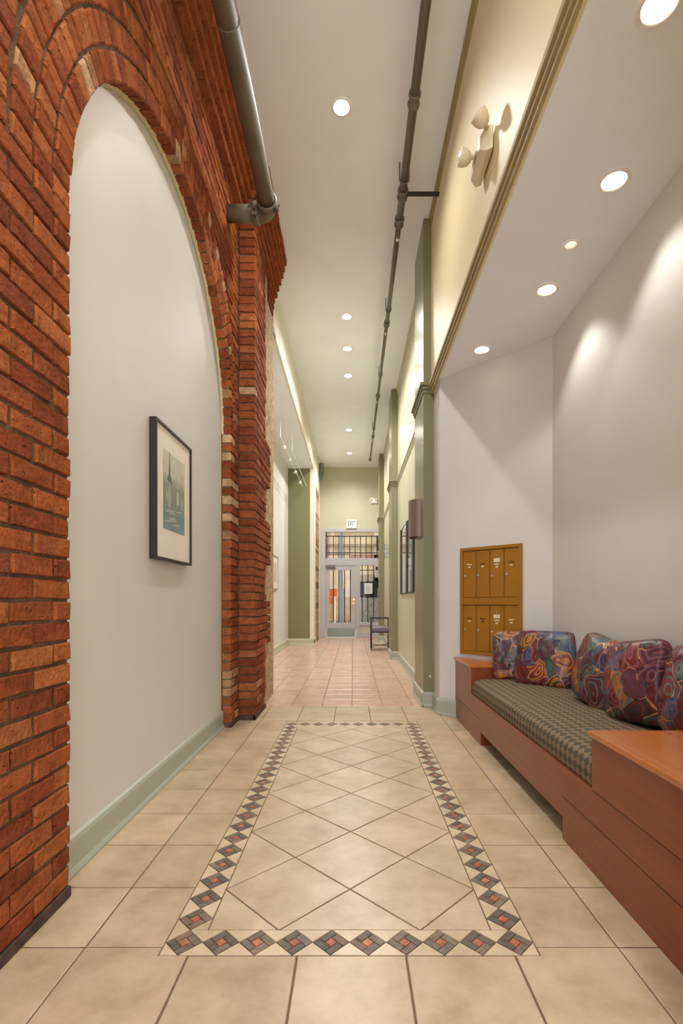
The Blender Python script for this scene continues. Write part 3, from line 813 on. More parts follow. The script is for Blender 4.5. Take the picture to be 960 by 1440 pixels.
# ribbed duct at the end wall
t = thing('flexible_duct', 'ribbed silver flexible duct bent against the end wall top', 'duct', (-.90, 14.2, 4.7))
pts = [(-.90, 14.2, 4.995)] + [(-.90 - .05 * (k / 14) ** 3, 14.2, 4.99 - .033 * k) for k in range(1, 16)]
m = MB(); pp = []; rr = []
for k in range(len(pts) - 1):
    for s in range(6):
        f = s / 6; pp.append([pts[k][i] * (1 - f) + pts[k + 1][i] * f for i in range(3)]); rr.append(.062 + (.014 if (k % 2 == 0) else -.008))
m.tube(pp, rr, 20); m.build('duct_hose', M_duct, t, smooth=False)

# cable lights in the bay
t = thing('cable_light', 'two thin cable wires with four small lamps in the left bay', 'cable light', (-1.2, 10.4, 3.9))
for x, y0, y1 in ((-1.24, 8.5, 12.29), (-1.14, 9.3, 12.29)):
    m = MB(); m.cyl((x, y0, 3.90), (x, y1, 3.90), .006, n=6); m.build('wire', M_trimwhite, t)
    m = MB(); m.cyl((x, y0 + .05, 3.90), (x - .02, y0 + .2, ZB - .003), .004, n=6); m.build('support', M_trimwhite, t)
for y in (9.05, 9.85, 10.8, 11.75):
    m = MB(); m.lathe([(.0005, .0), (.018, -.004), (.045, -.06), (.043, -.06), (.0005, -.03)], Matrix.Translation((-1.235, y, 3.905)) @ Matrix.Rotation(.3, 4, 'Y'), 16)
    m.build('lamp_head', M_trimwhite, t, smooth=True)

# ------------------------------------------------------------------ framed print in the recess
def framed(name, label, cat, x, y0, y1, z0, z1, depth, fw, sgn, fm, build_art):
    """on a wall of constant x; sgn +1 faces +x"""
    t = thing(name, label, cat, (x, (y0 + y1) / 2, z0))
    f = x + sgn * depth
    xs = sorted((x + sgn * .001, f))
    m = MB()
    m.box(xs[0], xs[1], y0, y0 + fw, z0, z1); m.box(xs[0], xs[1], y1 - fw, y1, z0, z1)
    m.box(xs[0], xs[1], y0 + fw, y1 - fw, z0, z0 + fw); m.box(xs[0], xs[1], y0 + fw, y1 - fw, z1 - fw, z1)
    m.build('frame', fm, t)
    build_art(t, x + sgn * (depth - .012), y0 + fw, y1 - fw, z0 + fw, z1 - fw)
    m = MB(); gx = x + sgn * (depth - .006); m.quad((gx, y0 + fw, z0 + fw), (gx, y1 - fw, z0 + fw), (gx, y1 - fw, z1 - fw), (gx, y0 + fw, z1 - fw)); m.build('glass_pane', M_picglass, t)
    return t
def city_print_mat():
    m, nt, N, L, Pp = newmat('misty_harbour_print'); Pp.inputs['Roughness'].default_value = .7
    tc = N.new('ShaderNodeTexCoord'); sx = N.new('ShaderNodeSeparateXYZ'); L.new(tc.outputs['UV'], sx.inputs[0])
    n = N.new('ShaderNodeTexNoise'); n.inputs['Scale'].default_value = 9; n.inputs['Detail'].default_value = 8; mp = N.new('ShaderNodeMapping'); mp.inputs['Scale'].default_value = (1.6, 1, 1); L.new(tc.outputs['UV'], mp.inputs[0]); L.new(mp.outputs[0], n.inputs['Vector'])
    a = N.new('ShaderNodeMath'); a.operation = 'MULTIPLY_ADD'; a.inputs[1].default_value = .16; L.new(n.outputs[0], a.inputs[0]); L.new(sx.outputs[1], a.inputs[2])
    r = N.new('ShaderNodeValToRGB'); e = r.color_ramp.elements
    e[0].position = .05; e[0].color = lin(128, 156, 160); e[1].position = .98; e[1].color = lin(206, 206, 190)
    for p, c in ((.28, (112, 140, 140)), (.42, (132, 148, 136)), (.50, (150, 158, 140)), (.66, (142, 150, 132)), (.76, (176, 180, 162)), (.80, (200, 200, 184))):
        q = e.new(p); q.color = lin(*c)
    L.new(a.outputs[0], r.inputs[0])
    n2 = N.new('ShaderNodeTexVoronoi'); n2.inputs['Scale'].default_value = 11; L.new(mp.outputs[0], n2.inputs['Vector'])
    r2 = N.new('ShaderNodeValToRGB'); r2.color_ramp.elements[0].color = (.72, .72, .72, 1); r2.color_ramp.elements[1].color = (1.1, 1.1, 1.1, 1); L.new(n2.outputs['Color'], r2.inputs[0])
    mx = N.new('ShaderNodeMix'); mx.data_type = 'RGBA'; mx.blend_type = 'MULTIPLY'; mx.inputs[0].default_value = .5; L.new(r.outputs[0], mx.inputs[6]); L.new(r2.outputs[0], mx.inputs[7])
    L.new(mx.outputs[2], Pp.inputs['Base Color']); return m
def art_city(t, x, y0, y1, z0, z1):
    m = MB(); m.quad((x, y0, z0), (x, y1, z0), (x, y1, z1), (x, y0, z1)); mo_ = m.build('mat_board', M_paper, t)
    a0, a1, b0, b1 = y0 + .11, y1 - .10, z0 + .17, z1 - .12
    x += .001
    m = MB(); m.add([(x, a0, b0), (x, a1, b0), (x, a1, b1), (x, a0, b1)], [(0, 1, 2, 3)], uv=[(.001, 0), (1, 0), (1, 1), (0.001, 1)]); pr = m.build('print', city_print_mat(), t)
    m = MB(); x += .0008; c = a0 + .27 * (a1 - a0); zt = b0 + .66 * (b1 - b0)
    m.add([(x, c - .035, zt - .01), (x, c + .05, zt - .03), (x, c + .012, zt + .03), (x, c + .006, zt + .10), (x, c + .002, zt + .16), (x, c - .002, zt + .16), (x, c - .006, zt + .10), (x, c - .012, zt + .03)], [tuple(range(8))])
    m.build('printed_spire', plain('spire_ink', (88, 98, 88), .7), pr)
    m = MB(); random.seed(12); yy = a0 + .005
    while yy < a1 - .05:
        w = random.uniform(.018, .045); z0_ = b0 + random.uniform(.30, .38) * (b1 - b0); z1_ = b0 + random.uniform(.44, .60) * (b1 - b0)
        m.add([(x, yy, z0_), (x, yy + w, z0_), (x, yy + w, z1_), (x, yy, z1_)], [(0, 1, 2, 3)], jit(random.choice([(168, 174, 158), (136, 146, 132), (184, 186, 170), (120, 134, 124)]), .06)); yy += w + random.uniform(.0, .012)
    for k in range(9):
        zz = b0 + random.uniform(.03, .28) * (b1 - b0); ya = a0 + random.uniform(.0, .5) * (a1 - a0); yb = min(ya + random.uniform(.06, .16), a1 - .003)
        m.add([(x, ya, zz), (x, yb, zz + .012), (x, yb, zz + .017), (x, ya, zz + .004)], [(0, 1, 2, 3)], lin(196, 204, 200))
    m.build('printed_skyline', vcol('skyline_ink', .7, 20, .85, 1.05, 0, 10), pr)
framed('framed_print', 'black framed misty city print on the plaster inside the arch', 'picture', XR, 2.735, 3.335, 1.315, 2.095, .042, .014, 1, M_black, art_city)
def art_pale(t, x, y0, y1, z0, z1):
    m = MB(); m.quad((x, y0, z0), (x, y1, z0), (x, y1, z1), (x, y0, z1)); m.build('mat_board', M_paper, t)
    m = MB(); m.quad((x + .001, y0 + .1, z0 + .12), (x + .001, y1 - .1, z0 + .12), (x + .001, y1 - .1, z1 - .12), (x + .001, y0 + .1, z1 - .12)); m.build('print', plain('pale_print', (206, 204, 194), .6, var=.05, vscale=6), t)
framed('framed_print', 'pale framed print on the white bay wall behind the pier', 'picture', -1.60, 9.75, 10.5, 1.32, 2.0, .025, .018, 1, plain('silver_frame', (170, 170, 166), .35, metal=.4), art_pale)

# large mirror with dark posts on the right wall
t = thing('wall_mirror', 'large dark framed mirror on the green wall between the first two pilasters', 'mirror', (.83, 7.3, 1.18))
m = MB(); m.box(.818, .829, 6.42, 8.42, 1.19, 2.28); m.build('backing', M_blackiron, t)
m = MB(); m.quad((.815, 6.44, 1.21), (.815, 8.40, 1.21), (.815, 8.40, 2.26), (.815, 6.44, 2.26)); m.build('mirror_glass', M_mirror, t)
m = MB(); m.box(.812, .829, 6.40, 8.44, 2.26, 2.275); m.build('frame_rail', M_blackiron, t)
m = MB(); m.box(.812, .829, 6.40, 8.44, 1.195, 1.21); m.build('frame_rail', M_blackiron, t)
for y in (6.40, 6.66, 7.45, 8.415):
    m = MB(); m.box(.80, .829, y, y + {6.66: .14, 7.45: .09}.get(y, .025), 1.195, 2.275); m.build('post', M_black, t)

# sconce on the first pilaster
t = thing('wall_sconce', 'half round bronze sconce on the corridor face of the first pilaster', 'sconce', (.722, 5.45, 1.76))
def halfshell(r, z0, z1, cx, cy, th=.004, n=24):
    m = MB(); vs = []
    for z in (z0, z1):
        for rr_ in (r, r - th):
            for k in range(n + 1):
                a = pi / 2 + pi * k / n; vs.append((cx + rr_ * .95 * cos(a), cy + rr_ * 1.15 * sin(a), z))
    q = n + 1; fs = []
    for k in range(n): fs += [(k, k + 1, 2 * q + k + 1, 2 * q + k), (q + k + 1, q + k, 3 * q + k, 3 * q + k + 1), (k + 1, k, q + k, q + k + 1), (2 * q + k, 2 * q + k + 1, 3 * q + k + 1, 3 * q + k)]
    m.add(vs, fs); return m
halfshell(.120, 1.77, 2.17, .722, 5.45).build('shade', M_bronze, t, smooth=False)
m = MB(); m.box(.708, .7215, 5.33, 5.57, 1.77, 2.17); m.build('back_plate', M_sconceglass, t, bevel=.003)
m = MB(); m.box(.640, .712, 5.435, 5.465, 1.95, 1.98); m.build('bracket', M_bronze, t)

# small items on the right wall
t = thing('wall_panel', 'small grey patterned panel projecting from the green wall past the second pilaster', 'panel', (.76, 10.9, 2.02))
m = MB(); m.box(.69, .829, 10.9, 10.93, 2.02, 2.32); m.box(.80, .829, 10.89, 10.94, 2.0, 2.34)
m.build('panel_board', vcol('grey_print', .5, 14, .15, .7, 0, 10), t)
m = MB(); m.box(.684, .692, 10.893, 10.937, 2.01, 2.33); m.build('edge_strip', plain('panel_edge', (110, 110, 106), .4), t)
t = thing('intercom', 'small grey intercom box on the storefront frame right of the sidelight', 'intercom', (.72, YE - .02, 1.75))
m = MB(); m.box(.64, .76, YE - .06, YE - .02, 1.76, 2.2); m.build('housing', plain('intercom_grey', (176, 172, 166), .4), t, bevel=.006)
m = MB(); m.box(.665, .735, YE - .064, YE - .059, 1.98, 2.08); m.build('speaker_grille', M_blackiron, t)
m = MB(); m.cyl((.70, YE - .066, 1.86), (.70, YE - .058, 1.86), .018, n=14); m.build('button', M_chrome, t)
m = MB(); m.cyl((.79, 5.10, .31), (.79, 5.088, .31), .010, n=14); m.cyl((.79, 5.09, .31), (.79, 5.082, .31), .005, n=10)
tag(m.build('wall_button', M_trimwhite, None), 'tiny white button low on the first green pilaster', 'button')

# notice box on the sidelight bars
t = thing('notice_box', 'black box with a white notice taped in front, seen in the sidelight', 'notice box', (.48, YE + .08, 1.18))
m = MB(); m.box(.21, .73, YE + .075, YE + .12, 1.18, 1.66); m.build('box_body', M_blackiron, t, bevel=.006)
m = MB(); m.box(.34, .57, YE - .004, YE - .001, 1.29, 1.60); nb = m.build('notice_sheet', plain('notice_white', (226, 226, 220), .7), t)
m = MB(); random.seed(5)
for i in range(9): m.box(.37, .37 + random.uniform(.10, .17), YE - .006, YE - .0038, 1.34 + i * .025, 1.348 + i * .025)
m.build('notice_lines', plain('notice_ink', (150, 150, 146), .7), nb)

# ------------------------------------------------------------------ chair near the door
t = thing('armchair', 'dark metal framed armchair with grey seat against the right wall', 'chair', (.60, 11.05, 0))
cx0, cx1, cy0, cy1 = .405, .80, 10.75, 11.35
for x, y in ((cx0, cy0), (cx1, cy0), (cx0, cy1), (cx1, cy1)):
    m = MB(); m.box(x - .011, x + .011, y - .011, y + .011, 0, .70); m.build('leg', M_black, t, bevel=.002)
m = MB(); m.box(cx0 - .012, cx1 + .012, cy0 - .02, cy0 + .02, .69, .712); m.build('armrest', M_black, t, bevel=.003)
m = MB(); m.box(cx0 - .012, cx1 + .012, cy1 - .02, cy1 + .02, .69, .712); m.build('armrest', M_black, t, bevel=.003)
m = MB(); m.box(cx1 - .014, cx1 + .014, cy0, cy1, .685, .71); m.build('back_rail', M_black, t, bevel=.003)
m = MB(); m.box(cx0, cx1, cy0 - .008, cy0 + .008, .39, .42); m.box(cx0, cx1, cy1 - .008, cy1 + .008, .39, .42); m.box(cx0 - .008, cx0 + .008, cy0, cy1, .39, .42); m.box(cx1 - .008, cx1 + .008, cy0, cy1, .39, .42); m.build('seat_frame', M_black, t)
def pad(x0, x1, y0, y1, z0, z1, dome=.03, n=14):
    m = MB(); vs = []
    for s in (1, 0):
        for i in range(n + 1):
            for j in range(n + 1):
                u, v = -1 + 2 * i / n, -1 + 2 * j / n
                e = (1 - u ** 6) * (1 - v ** 6)
                sx_, sy_ = (x1 - x0) / 2, (y1 - y0) / 2
                k = 1 if s else .98
                z = (z1 - dome * .6 + dome * (1 - (u * u + v * v) / 2) - (1 - e) * .02) if s else z0
                vs.append(((x0 + x1) / 2 + u * sx_ * k, (y0 + y1) / 2 + v * sy_ * k, z))
    q = n + 1; N0 = q * q; fs = []
    for i in range(n):
        for j in range(n):
            a = i * q + j; fs.append((a, a + q, a + q + 1, a + 1)); fs.append((N0 + a, N0 + a + 1, N0 + a + q + 1, N0 + a + q))
    for i in range(n):
        for a, b_ in ((i * q, (i + 1) * q), ((i + 1) * q + n, i * q + n), (i + 1, i), (n * q + i, n * q + i + 1)): fs.append((a, b_, b_ + N0, a + N0))
    m.add(vs, fs); return m
pad(cx0 + .005, cx1 - .012, cy0 - .005, cy1 + .005, .415, .52).build('seat_cushion', M_seat, t, recalc=True, smooth=False)
for a, b_ in (((cx0, cy0), (cx1, cy1)), ((cx1, cy0), (cx0, cy1))):
    m = MB(); m.cyl((a[0], a[1], .10), (b_[0], b_[1], .10), .008, n=8); m.build('stretcher', M_black, t)

# ------------------------------------------------------------------ mailboxes on the angled wall
# local frame: u along the wall from (XA, YA) to (XB, YBk), n = out of the wall
U = Vector((XB - XA, YBk - YA, 0)).normalized(); NN = Vector((-U.y, U.x, 0)) * -1
if NN.x > 0: NN = -NN
A0 = Vector((XA, YA, 0))
def mp_(u, n, z): return A0 + U * u + NN * n + Vector((0, 0, z))
def ubox(mb, u0, u1, n0, n1, z0, z1):
    vs = [mp_(u, n, z) for z in (z0, z1) for u, n in ((u0, n0), (u1, n0), (u1, n1), (u0, n1))]
    mb.add(vs, [(0, 3, 2, 1), (4, 5, 6, 7), (0, 1, 5, 4), (1, 2, 6, 5), (2, 3, 7, 6), (3, 0, 4, 7)])
MU0, MU1, MZ0, MZ1 = .238, .838, .597, 1.562
t = thing('mailbox_cabinet', 'mustard yellow eight door mailbox cabinet on the angled wall', 'mailbox', tuple(mp_((MU0 + MU1) / 2, 0, MZ0)))
m = MB(); ubox(m, MU0 + .01, MU1 - .01, .0, .006, MZ0 + .01, MZ1 - .01); m.build('back_panel', plain('mail_dark', (92, 60, 12), .5), t, recalc=True)
m = MB(); F = .028
ubox(m, MU0, MU0 + F, 0, .022, MZ0, MZ1); ubox(m, MU1 - F, MU1, 0, .022, MZ0, MZ1)
ubox(m, MU0 + F, MU1 - F, 0, .022, MZ0, MZ0 + F); ubox(m, MU0 + F, MU1 - F, 0, .022, MZ1 - F, MZ1); ubox(m, MU0 + F, MU1 - F, 0, .022, 1.045, 1.108)
m.build('cabinet_frame', M_mail, t, recalc=True, bevel=.003)
dw = (MU1 - MU0 - 2 * F) / 4
for row, (za, zb_) in enumerate(((MZ0 + F, 1.045), (1.108, MZ1 - F))):
    for k in range(4):
        u0 = MU0 + F + k * dw + .003; u1 = u0 + dw - .006
        m = MB(); ubox(m, u0, u1, .006, .014, za + .004, zb_ - .006); d = m.build('door', M_mail, t, recalc=True, bevel=.002)
        uc = (u0 + u1) / 2; zt = zb_ - .125 + (.0 if k != 2 else -.01)
        dark = (row == 1 and k in (1, 3)) or (row == 0 and k in (0, 1))
        dark2 = row == 0 and k == 1
        m = MB(); random.seed(row * 9 + k); uu = uc - .024
        while uu < uc + .02:
            w = random.uniform(.006, .011); ubox(m, uu, min(uu + w, uc + .024), .0138, .0152, zt - .005, zt + .006); uu += w + .002
        m.build('name_strip', M_labeldk if dark else M_label, d, recalc=True)
        m = MB(); ubox(m, uc - .012, uc + .012, .0138, .0150, zt - .030, zt - .018); m.build('number_tag', M_labeldk if dark2 else M_label, d, recalc=True)
        if k == 2:
            m = MB(); ubox(m, uc - .030, uc + .030, .0138, .0160, zt + .018, zt + .052); m.build('name_plate', M_label, d, recalc=True, bevel=.002)
            m = MB(); m.cyl(mp_(uc, .013, zt + .075), mp_(uc, .02, zt + .075), .008, n=14); m.build('keyhole_stud', M_chrome, d)
        m = MB(); ul = u0 + .022; zl = zt - .10
        m.cyl(mp_(ul, .013, zl), mp_(ul, .021, zl), .012, .010, n=16); m.cyl(mp_(ul, .021, zl), mp_(ul, .023, zl), .006, n=10); m.build('lock', M_chrome, d, smooth=False)

# ------------------------------------------------------------------ built-in bench
BX, YF, YS1, YS0, YNE = .952, 4.63, 4.01, 1.985, 1.18
ZA, ZS = .562, .332
wallx = lambda y: min(XB, XA + (YA - y))               # back limit at depth y
t = thing('built_in_bench', 'long cherry wood built in bench with block ends in the niche', 'bench', (1.25, 3.0, 0))
# front panel, one board with the toe gap cut out: polygon in (y, z)
fp = [(YNE, 0), (2.26, 0), (2.26, .10), (3.715, .10), (3.715, 0), (YF - .005, 0), (YF - .005, ZA - .022), (YS1, ZA - .022), (YS1, ZS), (YS0, ZS), (YS0, ZA - .022), (YNE, ZA - .022)]
m = MB(); TH = .03
tri_ = tessellate_polygon([[Vector((a, b_, 0)) for a, b_ in fp]])
n = len(fp); m.add([(BX, a, b_) for a, b_ in fp] + [(BX + TH, a, b_) for a, b_ in fp], [tuple(q) for q in tri_] + [tuple(i + n for i in reversed(q)) for q in tri_] + [(i, (i + 1) % n, (i + 1) % n + n, i + n) for i in range(n)])
m.build('front_panel', M_wood, t, recalc=True)
m = MB()
for a, b_, zz in ((YNE, 2.26, .1925), (3.715, YF - .01, .1925), (YNE, YS0 - .01, .3265)):
    m = MB(); m.box(BX - .0015, BX + .001, a, b_, zz, zz + .0015); m.build('board_seam', M_dark, t)
def slab(poly, z0, z1, name, mat, bev=0):
    q = MB(); q.prism(poly, z0, z1); return q.build(name, mat, t, recalc=True, bevel=bev)
# arm blocks: inner sides and tops
m = MB(); m.box(BX + TH, XB - .004, YS1, YS1 + .025, .0, ZA - .022); m.build('arm_side', M_wood, t)
m = MB(); m.box(BX + TH, XB - .004, YS0 - .025, YS0, .0, ZA - .022); m.build('arm_side', M_wood, t)
e = .006
slab([(BX - .012, YS1 - .008), (wallx(YS1) - e - .01, YS1 - .008), (wallx(YS1) - e * 2, YS1 + .0), (BX - .012, XA + YA - BX + .012 - 2 * e)], ZA - .022, ZA, 'arm_top', M_woodlit, .004)
slab([(BX - .012, YNE), (XB - e, YNE), (XB - e, YS0 + .008), (BX - .012, YS0 + .008)], ZA - .022, ZA, 'arm_top', M_woodlit, .004)
m = MB(); m.box(BX + TH, XB - e, YS0, YS1, ZS - .045, ZS - .02); m.build('seat_board', M_wood, t)
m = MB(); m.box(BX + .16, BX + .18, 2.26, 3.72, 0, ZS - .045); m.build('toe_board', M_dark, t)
for a in (2.235, 3.715):
    m = MB(); m.box(BX + TH, BX + .16, a, a + .025, 0, .28); m.build('plinth_end', M_wood, t)

# seat cushion with harlequin weave
def cushion_mat():
    m, nt, N, L, Pp = newmat('harlequin_weave'); Pp.inputs['Roughness'].default_value = .75; Pp.inputs['Specular IOR Level'].default_value = .2
    tc = N.new('ShaderNodeTexCoord'); s = N.new('ShaderNodeSeparateXYZ'); L.new(tc.outputs['UV'], s.inputs[0])
    def mth(op, a, b_):
        q = N.new('ShaderNodeMath'); q.operation = op
        for i, v in enumerate((a, b_)):
            if hasattr(v, 'type'): L.new(v, q.inputs[i])
            else: q.inputs[i].default_value = v
        return q.outputs[0]
    a = mth('DIVIDE', s.outputs[0], .050); b_ = mth('DIVIDE', s.outputs[1], .046)
    p = mth('ADD', a, b_); q = mth('SUBTRACT', a, b_)
    pr = mth('MODULO', mth('ADD', mth('FLOOR', p, 0), mth('FLOOR', q, 0)), 2.0)
    pr = mth('ABSOLUTE', pr, 0)
    n = N.new('ShaderNodeTexNoise'); n.inputs['Scale'].default_value = 220; L.new(tc.outputs['Object'], n.inputs['Vector'])
    mx = N.new('ShaderNodeMix'); mx.data_type = 'RGBA'; mx.inputs[6].default_value = lin(126, 107, 84); mx.inputs[7].default_value = lin(82, 75, 62); L.new(pr, mx.inputs[0])
    m2 = N.new('ShaderNodeMix'); m2.data_type = 'RGBA'; m2.blend_type = 'MULTIPLY'; m2.inputs[0].default_value = .5; L.new(mx.outputs[2], m2.inputs[6]); L.new(n.outputs['Color'], m2.inputs[7])
    L.new(mx.outputs[2], Pp.inputs['Base Color'])
    bu = N.new('ShaderNodeBump'); bu.inputs['Strength'].default_value = .15; bu.inputs['Distance'].default_value = .004; L.new(n.outputs[0], bu.inputs['Height']); L.new(bu.outputs[0], Pp.inputs['Normal'])
    return m
m = MB()
x0, x1, z0, z1, r = BX + .006, XB - .012, ZS - .018, ZS + .122, .052
prof = [(x0 + .02, z0), (x0 + .004, z0 + .012), (x0, z0 + .04)] + [(x0 + r - r * cos(a), z1 - r + r * sin(a)) for a in [pi / 2 * k / 7 for k in range(8)]] + [(x0 + r + (x1 - x0 - r) * k / 10, z1 + .012 * sin(pi * k / 10)) for k in range(1, 11)] + [(x1, z0)]
arc = [0]
for a, b_ in zip(prof[:-1], prof[1:]): arc.append(arc[-1] + math.hypot(b_[0] - a[0], b_[1] - a[1]))
ny = 80; vs = []; uv = []
for j in range(ny + 1):
    y = YS0 + .006 + (YS1 - YS0 - .012) * j / ny
    dd = min(y - YS0, YS1 - y); k = 1 - max(0, 1 - dd / .04) ** 2 * .25
    for (px, pz), s_ in zip(prof, arc):
        w = .0035 * noise.noise(Vector((px * 7, y * 5, 3)))
        vs.append((px, y, z0 + (pz - z0) * k + (w if pz > z0 + .05 else 0))); uv.append((y + .001, s_ + .001))
q = len(prof)
fs = [(j * q + i, j * q + i + 1, (j + 1) * q + i + 1, (j + 1) * q + i) for j in range(ny) for i in range(q - 1)]
fs += [tuple(range(q)), tuple(range(ny * q + q - 1, ny * q - 1, -1))]
m.add(vs, fs, uv=uv)
tag(m.build('seat_cushion', cushion_mat(), None, smooth=True, recalc=True), 'long brown diamond patterned seat cushion on the wooden bench', 'cushion')

# throw pillows
def pillow_mat(i):
    m, nt, N, L, Pp = newmat('jewel_paisley_%d' % i); Pp.inputs['Roughness'].default_value = .36
    tc = N.new('ShaderNodeTexCoord'); mp = N.new('ShaderNodeMapping'); mp.inputs['Location'].default_value = (i * 1.7, i * 2.3, i); L.new(tc.outputs['Object'], mp.inputs[0])
    n = N.new('ShaderNodeTexNoise'); n.inputs['Scale'].default_value = 5; n.inputs['Detail'].default_value = 1.5; L.new(mp.outputs[0], n.inputs['Vector'])
    vm = N.new('ShaderNodeVectorMath'); vm.operation = 'MULTIPLY_ADD'; vm.inputs[1].default_value = (.22, .22, .22); L.new(n.outputs['Color'], vm.inputs[0]); L.new(mp.outputs[0], vm.inputs[2])
    v = N.new('ShaderNodeTexVoronoi'); v.inputs['Scale'].default_value = 9; v.inputs['Randomness'].default_value = .9; L.new(vm.outputs[0], v.inputs['Vector'])
    ve = N.new('ShaderNodeTexVoronoi'); ve.feature = 'DISTANCE_TO_EDGE'; ve.inputs['Scale'].default_value = 9; ve.inputs['Randomness'].default_value = .9; L.new(vm.outputs[0], ve.inputs['Vector'])
    sp = N.new('ShaderNodeSeparateColor'); L.new(v.outputs['Color'], sp.inputs[0])
    def ramp(cols, src):
        r = N.new('ShaderNodeValToRGB'); r.color_ramp.interpolation = 'CONSTANT'; e = r.color_ramp.elements
        e[0].position = 0; e[0].color = lin(*cols[0]); e[1].position = 1 / len(cols); e[1].color = lin(*cols[1])
        for k in range(2, len(cols)): e.new(k / len(cols)).color = lin(*cols[k])
        L.new(src, r.inputs[0]); return r.outputs[0]
    c1 = ramp([(94, 28, 38), (78, 36, 58), (112, 32, 34), (60, 38, 34), (164, 100, 38), (84, 50, 72), (66, 82, 76), (98, 28, 34), (62, 72, 104)], sp.outputs[0])
    c2 = ramp([(124, 68, 78), (50, 62, 52), (96, 26, 38), (84, 26, 38), (84, 98, 92), (104, 38, 36), (104, 72, 96)], sp.outputs[1])
    w = N.new('ShaderNodeMath'); w.operation = 'SINE'; mu = N.new('ShaderNodeMath'); mu.operation = 'MULTIPLY'; mu.inputs[1].default_value = 26; L.new(v.outputs['Distance'], mu.inputs[0]); L.new(mu.outputs[0], w.inputs[0])
    gt = N.new('ShaderNodeMath'); gt.operation = 'GREATER_THAN'; gt.inputs[1].default_value = .35; L.new(w.outputs[0], gt.inputs[0])
    mx = N.new('ShaderNodeMix'); mx.data_type = 'RGBA'; L.new(gt.outputs[0], mx.inputs[0]); L.new(c1, mx.inputs[6]); L.new(c2, mx.inputs[7])
    lt = N.new('ShaderNodeMath'); lt.operation = 'LESS_THAN'; lt.inputs[1].default_value = .016; L.new(ve.outputs['Distance'], lt.inputs[0])
    n3 = N.new('ShaderNodeTexNoise'); n3.inputs['Scale'].default_value = 7; L.new(mp.outputs[0], n3.inputs['Vector'])
    lc = N.new('ShaderNodeValToRGB'); lc.color_ramp.elements[0].color = lin(48, 26, 24); lc.color_ramp.elements[0].position = .46; lc.color_ramp.elements[1].color = lin(190, 140, 84); lc.color_ramp.elements[1].position = .54; L.new(n3.outputs[0], lc.inputs[0])
    m2 = N.new('ShaderNodeMix'); m2.data_type = 'RGBA'; L.new(lt.outputs[0], m2.inputs[0]); L.new(mx.outputs[2], m2.inputs[6]); L.new(lc.outputs[0], m2.inputs[7])
    L.new(m2.outputs[2], Pp.inputs['Base Color'])
    return m
def pillow(label, c, yaw, lean, size, thick, seed, roll=0):
    """front normal starts at -y, yawed about z, leaning back by lean; c = bottom centre"""
    S, T = size / 2, thick / 2; n = 36
    M = Matrix.Translation(c) @ Matrix.Rotation(yaw, 4, 'Z') @ Matrix.Rotation(-lean, 4, 'X') @ Matrix.Translation((0, 0, S * .95)) @ Matrix.Rotation(roll, 4, 'Y')
    m = MB(); vs = []
    for s in (-1, 1):
        for i in range(n + 1):
            for j in range(n + 1):
                u, v = -1 + 2 * i / n, -1 + 2 * j / n
                cr = 1 - .15 * (u * v) ** 4; pu = u * cr * (1 - .05 * (1 - v * v) * abs(u) ** 1.5); pv = v * cr * (1 - .05 * (1 - u * u) * abs(v) ** 1.5)
                th = T * max(0, (1 - u ** 2) * (1 - v ** 2)) ** .42 * (1 - .08 * v)
                wr = .010 * noise.noise(Vector((u * 2.6 + seed * 5, v * 2.6, s * 3 + seed))) + .006 * noise.noise(Vector((u * 7 + v * 3 + seed, v * 5 - u * 4, s * 2.0)))
                vs.append(M @ Vector((pu * S, s * (th + wr * min(1, th / T * 2)), pv * S)))
    q = n + 1; N0 = q * q; fs = []
    for i in range(n):
        for j in range(n):
            a = i * q + j; fs.append((a, a + q, a + q + 1, a + 1)); fs.append((N0 + a, N0 + a + 1, N0 + a + q + 1, N0 + a + q))
    m.add(vs, fs)
    o = m.build('throw_pillow', pillow_mat(seed), None, smooth=True)
    import bmesh
    bm = bmesh.new(); bm.from_mesh(o.data); bmesh.ops.remove_doubles(bm, verts=bm.verts, dist=1e-4); bm.to_mesh(o.data); bm.free()
    return tag(o, label, 'pillow', 'patterned throw pillows on the bench')
ZP = ZS + .118
pillow('patterned pillow tucked at the far end behind the wide front facing pillow', (1.30, 3.90, ZP + .004), radians(-14), radians(14), .42, .13, 1)
pillow('wide front facing patterned pillow below the mailboxes', (1.375, 3.63, ZP + .002), radians(-40), radians(20), .45, .15, 2)
pillow('patterned pillow third from the far end, resting beside the wide one', (1.43, 2.97, ZP + .006), radians(-87), radians(10), .44, .20, 3, radians(9))
pillow('dark red patterned pillow standing second from the near end', (1.425, 2.54, ZP + .006), radians(-84), radians(8), .45, .21, 4, radians(-8))
pillow('patterned pillow cut by the right picture edge nearest the viewer', (1.46, 2.11, ZP + .006), radians(-84), radians(7), .44, .20, 5, radians(7))

# ------------------------------------------------------------------ street outside the door
m = MB(); m.box(-14, 14, YE + .15, 18.6, -.12, -.02); struct(m.build('pavement', M_pave), 'pale pavement outside the entry door', 'pavement')
m = MB(); m.box(-14, 14, 18.6, 22, -.2, -.10); struct(m.build('street', M_asphalt), 'grey street across from the entry', 'street')
m = MB(); m.box(-14, 14, YE + .15, YE + .4, 3.3, 13); m.box(-14, -1.0, YE + .15, YE + .4, -.1, 3.3); m.box(.9, 14, YE + .15, YE + .4, -.1, 3.3)  # unseen outer front, added to block sky light and darken the street
struct(m.build('wall_street_shade', M_facade), 'unseen street front wall added to shade the street outside the entry')
m = MB(); m.box(-14, 14, 21.2, 21.6, -.1, 13)
b = tag(m.build('street_building', M_facade), 'beige building across the street behind the transom bars', 'building')
for zz, hh in ((3.40, .09), (4.1, .06)):
    m = MB(); m.box(-8, 8, 21.05, 21.2, zz, zz + hh); m.build('ledge', M_ledge, b)
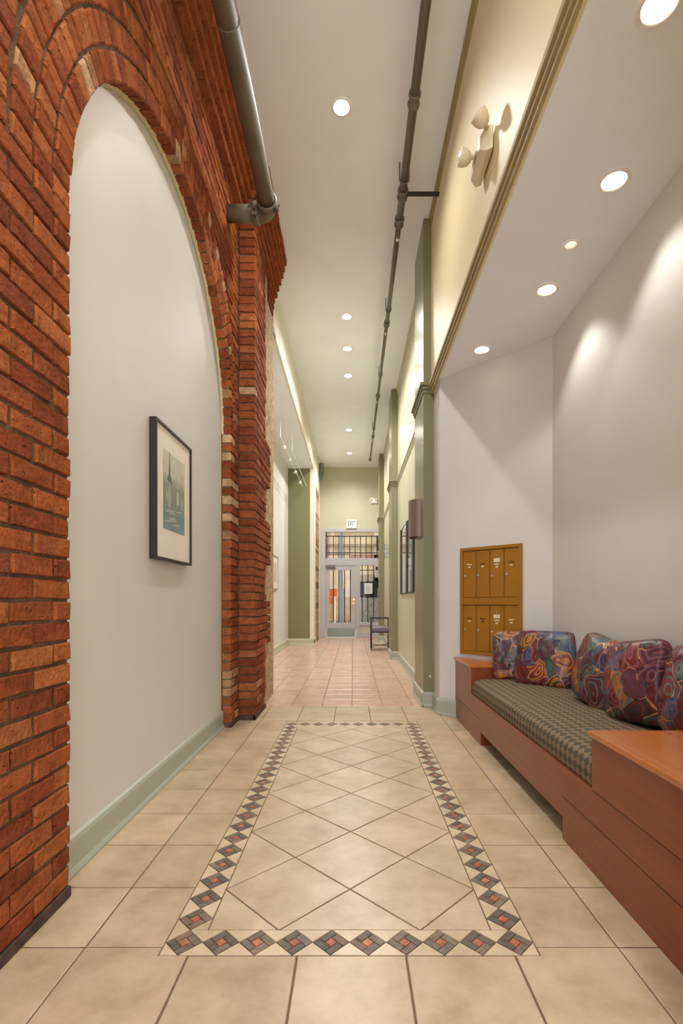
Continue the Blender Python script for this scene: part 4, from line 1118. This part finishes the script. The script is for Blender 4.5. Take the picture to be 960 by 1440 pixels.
m = MB(); m.box(-.1, 5, 21.1, 21.2, 2.75, 3.05); m.build('red_band', M_redband, b)
for x in (-2.3, -.95, .9):
    m = MB(); m.box(x, x + .18, 21.1, 21.2, -.1, 7); m.build('pier', plain('pier_stone', (206, 196, 176), .8), b)
m = MB(); m.box(-2.4, .3, 21.0, 21.2, .25, 1.25); m.build('tan_dado', M_facade2, b)
m = MB(); m.box(.3, 1.6, 21.1, 21.2, .2, 2.2); m.build('shop_window', plain('shop_glass', (150, 140, 134), .2), b)
m = MB(); m.box(1.02, 1.14, 21.0, 21.2, 3.2, 3.8); m.build('window', M_blackiron, b)
m = MB(); m.cyl((-.42, 18.2, -.02), (-.42, 18.2, 7), .062, n=18); pl = tag(m.build('utility_pole', M_pole, None, smooth=True), 'blue grey steel utility pole outside the door', 'pole')
m = MB(); m.cyl((-.42, 18.2, 2.75), (-.42, 18.2, 2.79), .082, n=18); m.cyl((-.42, 18.2, -.02), (-.42, 18.2, .12), .11, n=18); m.build('pole_band', plain('pole_band', (170, 176, 180), .5), pl)
t = thing('road_barrier', 'orange road barrier beyond the door glass left of the pole', 'barrier', (-.95, 19.4, -.1))
m = MB(); m.box(-1.1, -.6, 19.38, 19.42, 1.25, 1.55); m.build('barrier_board', M_orange, t)
m = MB(); m.box(-1.05, -.78, 19.38, 19.42, .95, 1.22); m.build('barrier_board', M_orange, t)
for x in (-.95, -.70): 
    m = MB(); m.box(x - .03, x + .03, 19.42, 19.47, -.1, 1.5); m.build('barrier_leg', M_trimwhite, t)
t = thing('street_sign', 'small yellow sign on a post right of the pole', 'sign', (-.35, 19.0, -.1))
m = MB(); m.box(-.40, -.30, 18.97, 18.99, 1.55, 1.85); m.build('sign_plate', M_yellow, t)
m = MB(); m.cyl((-.35, 19.01, -.1), (-.35, 19.01, 1.8), .02, n=8); m.build('sign_post', M_pole, t)
t = thing('utility_cabinet', 'grey mottled utility cabinet behind the sidelight bars', 'cabinet', (.65, 17.4, -.02))
m = MB(); m.box(.25, 1.25, 17.2, 17.6, .16, 1.5); m.build('cabinet_body', M_greybox, t, bevel=.02)
m = MB(); m.box(.22, 1.28, 17.17, 17.63, -.02, .16); m.build('plinth', M_pave, t)
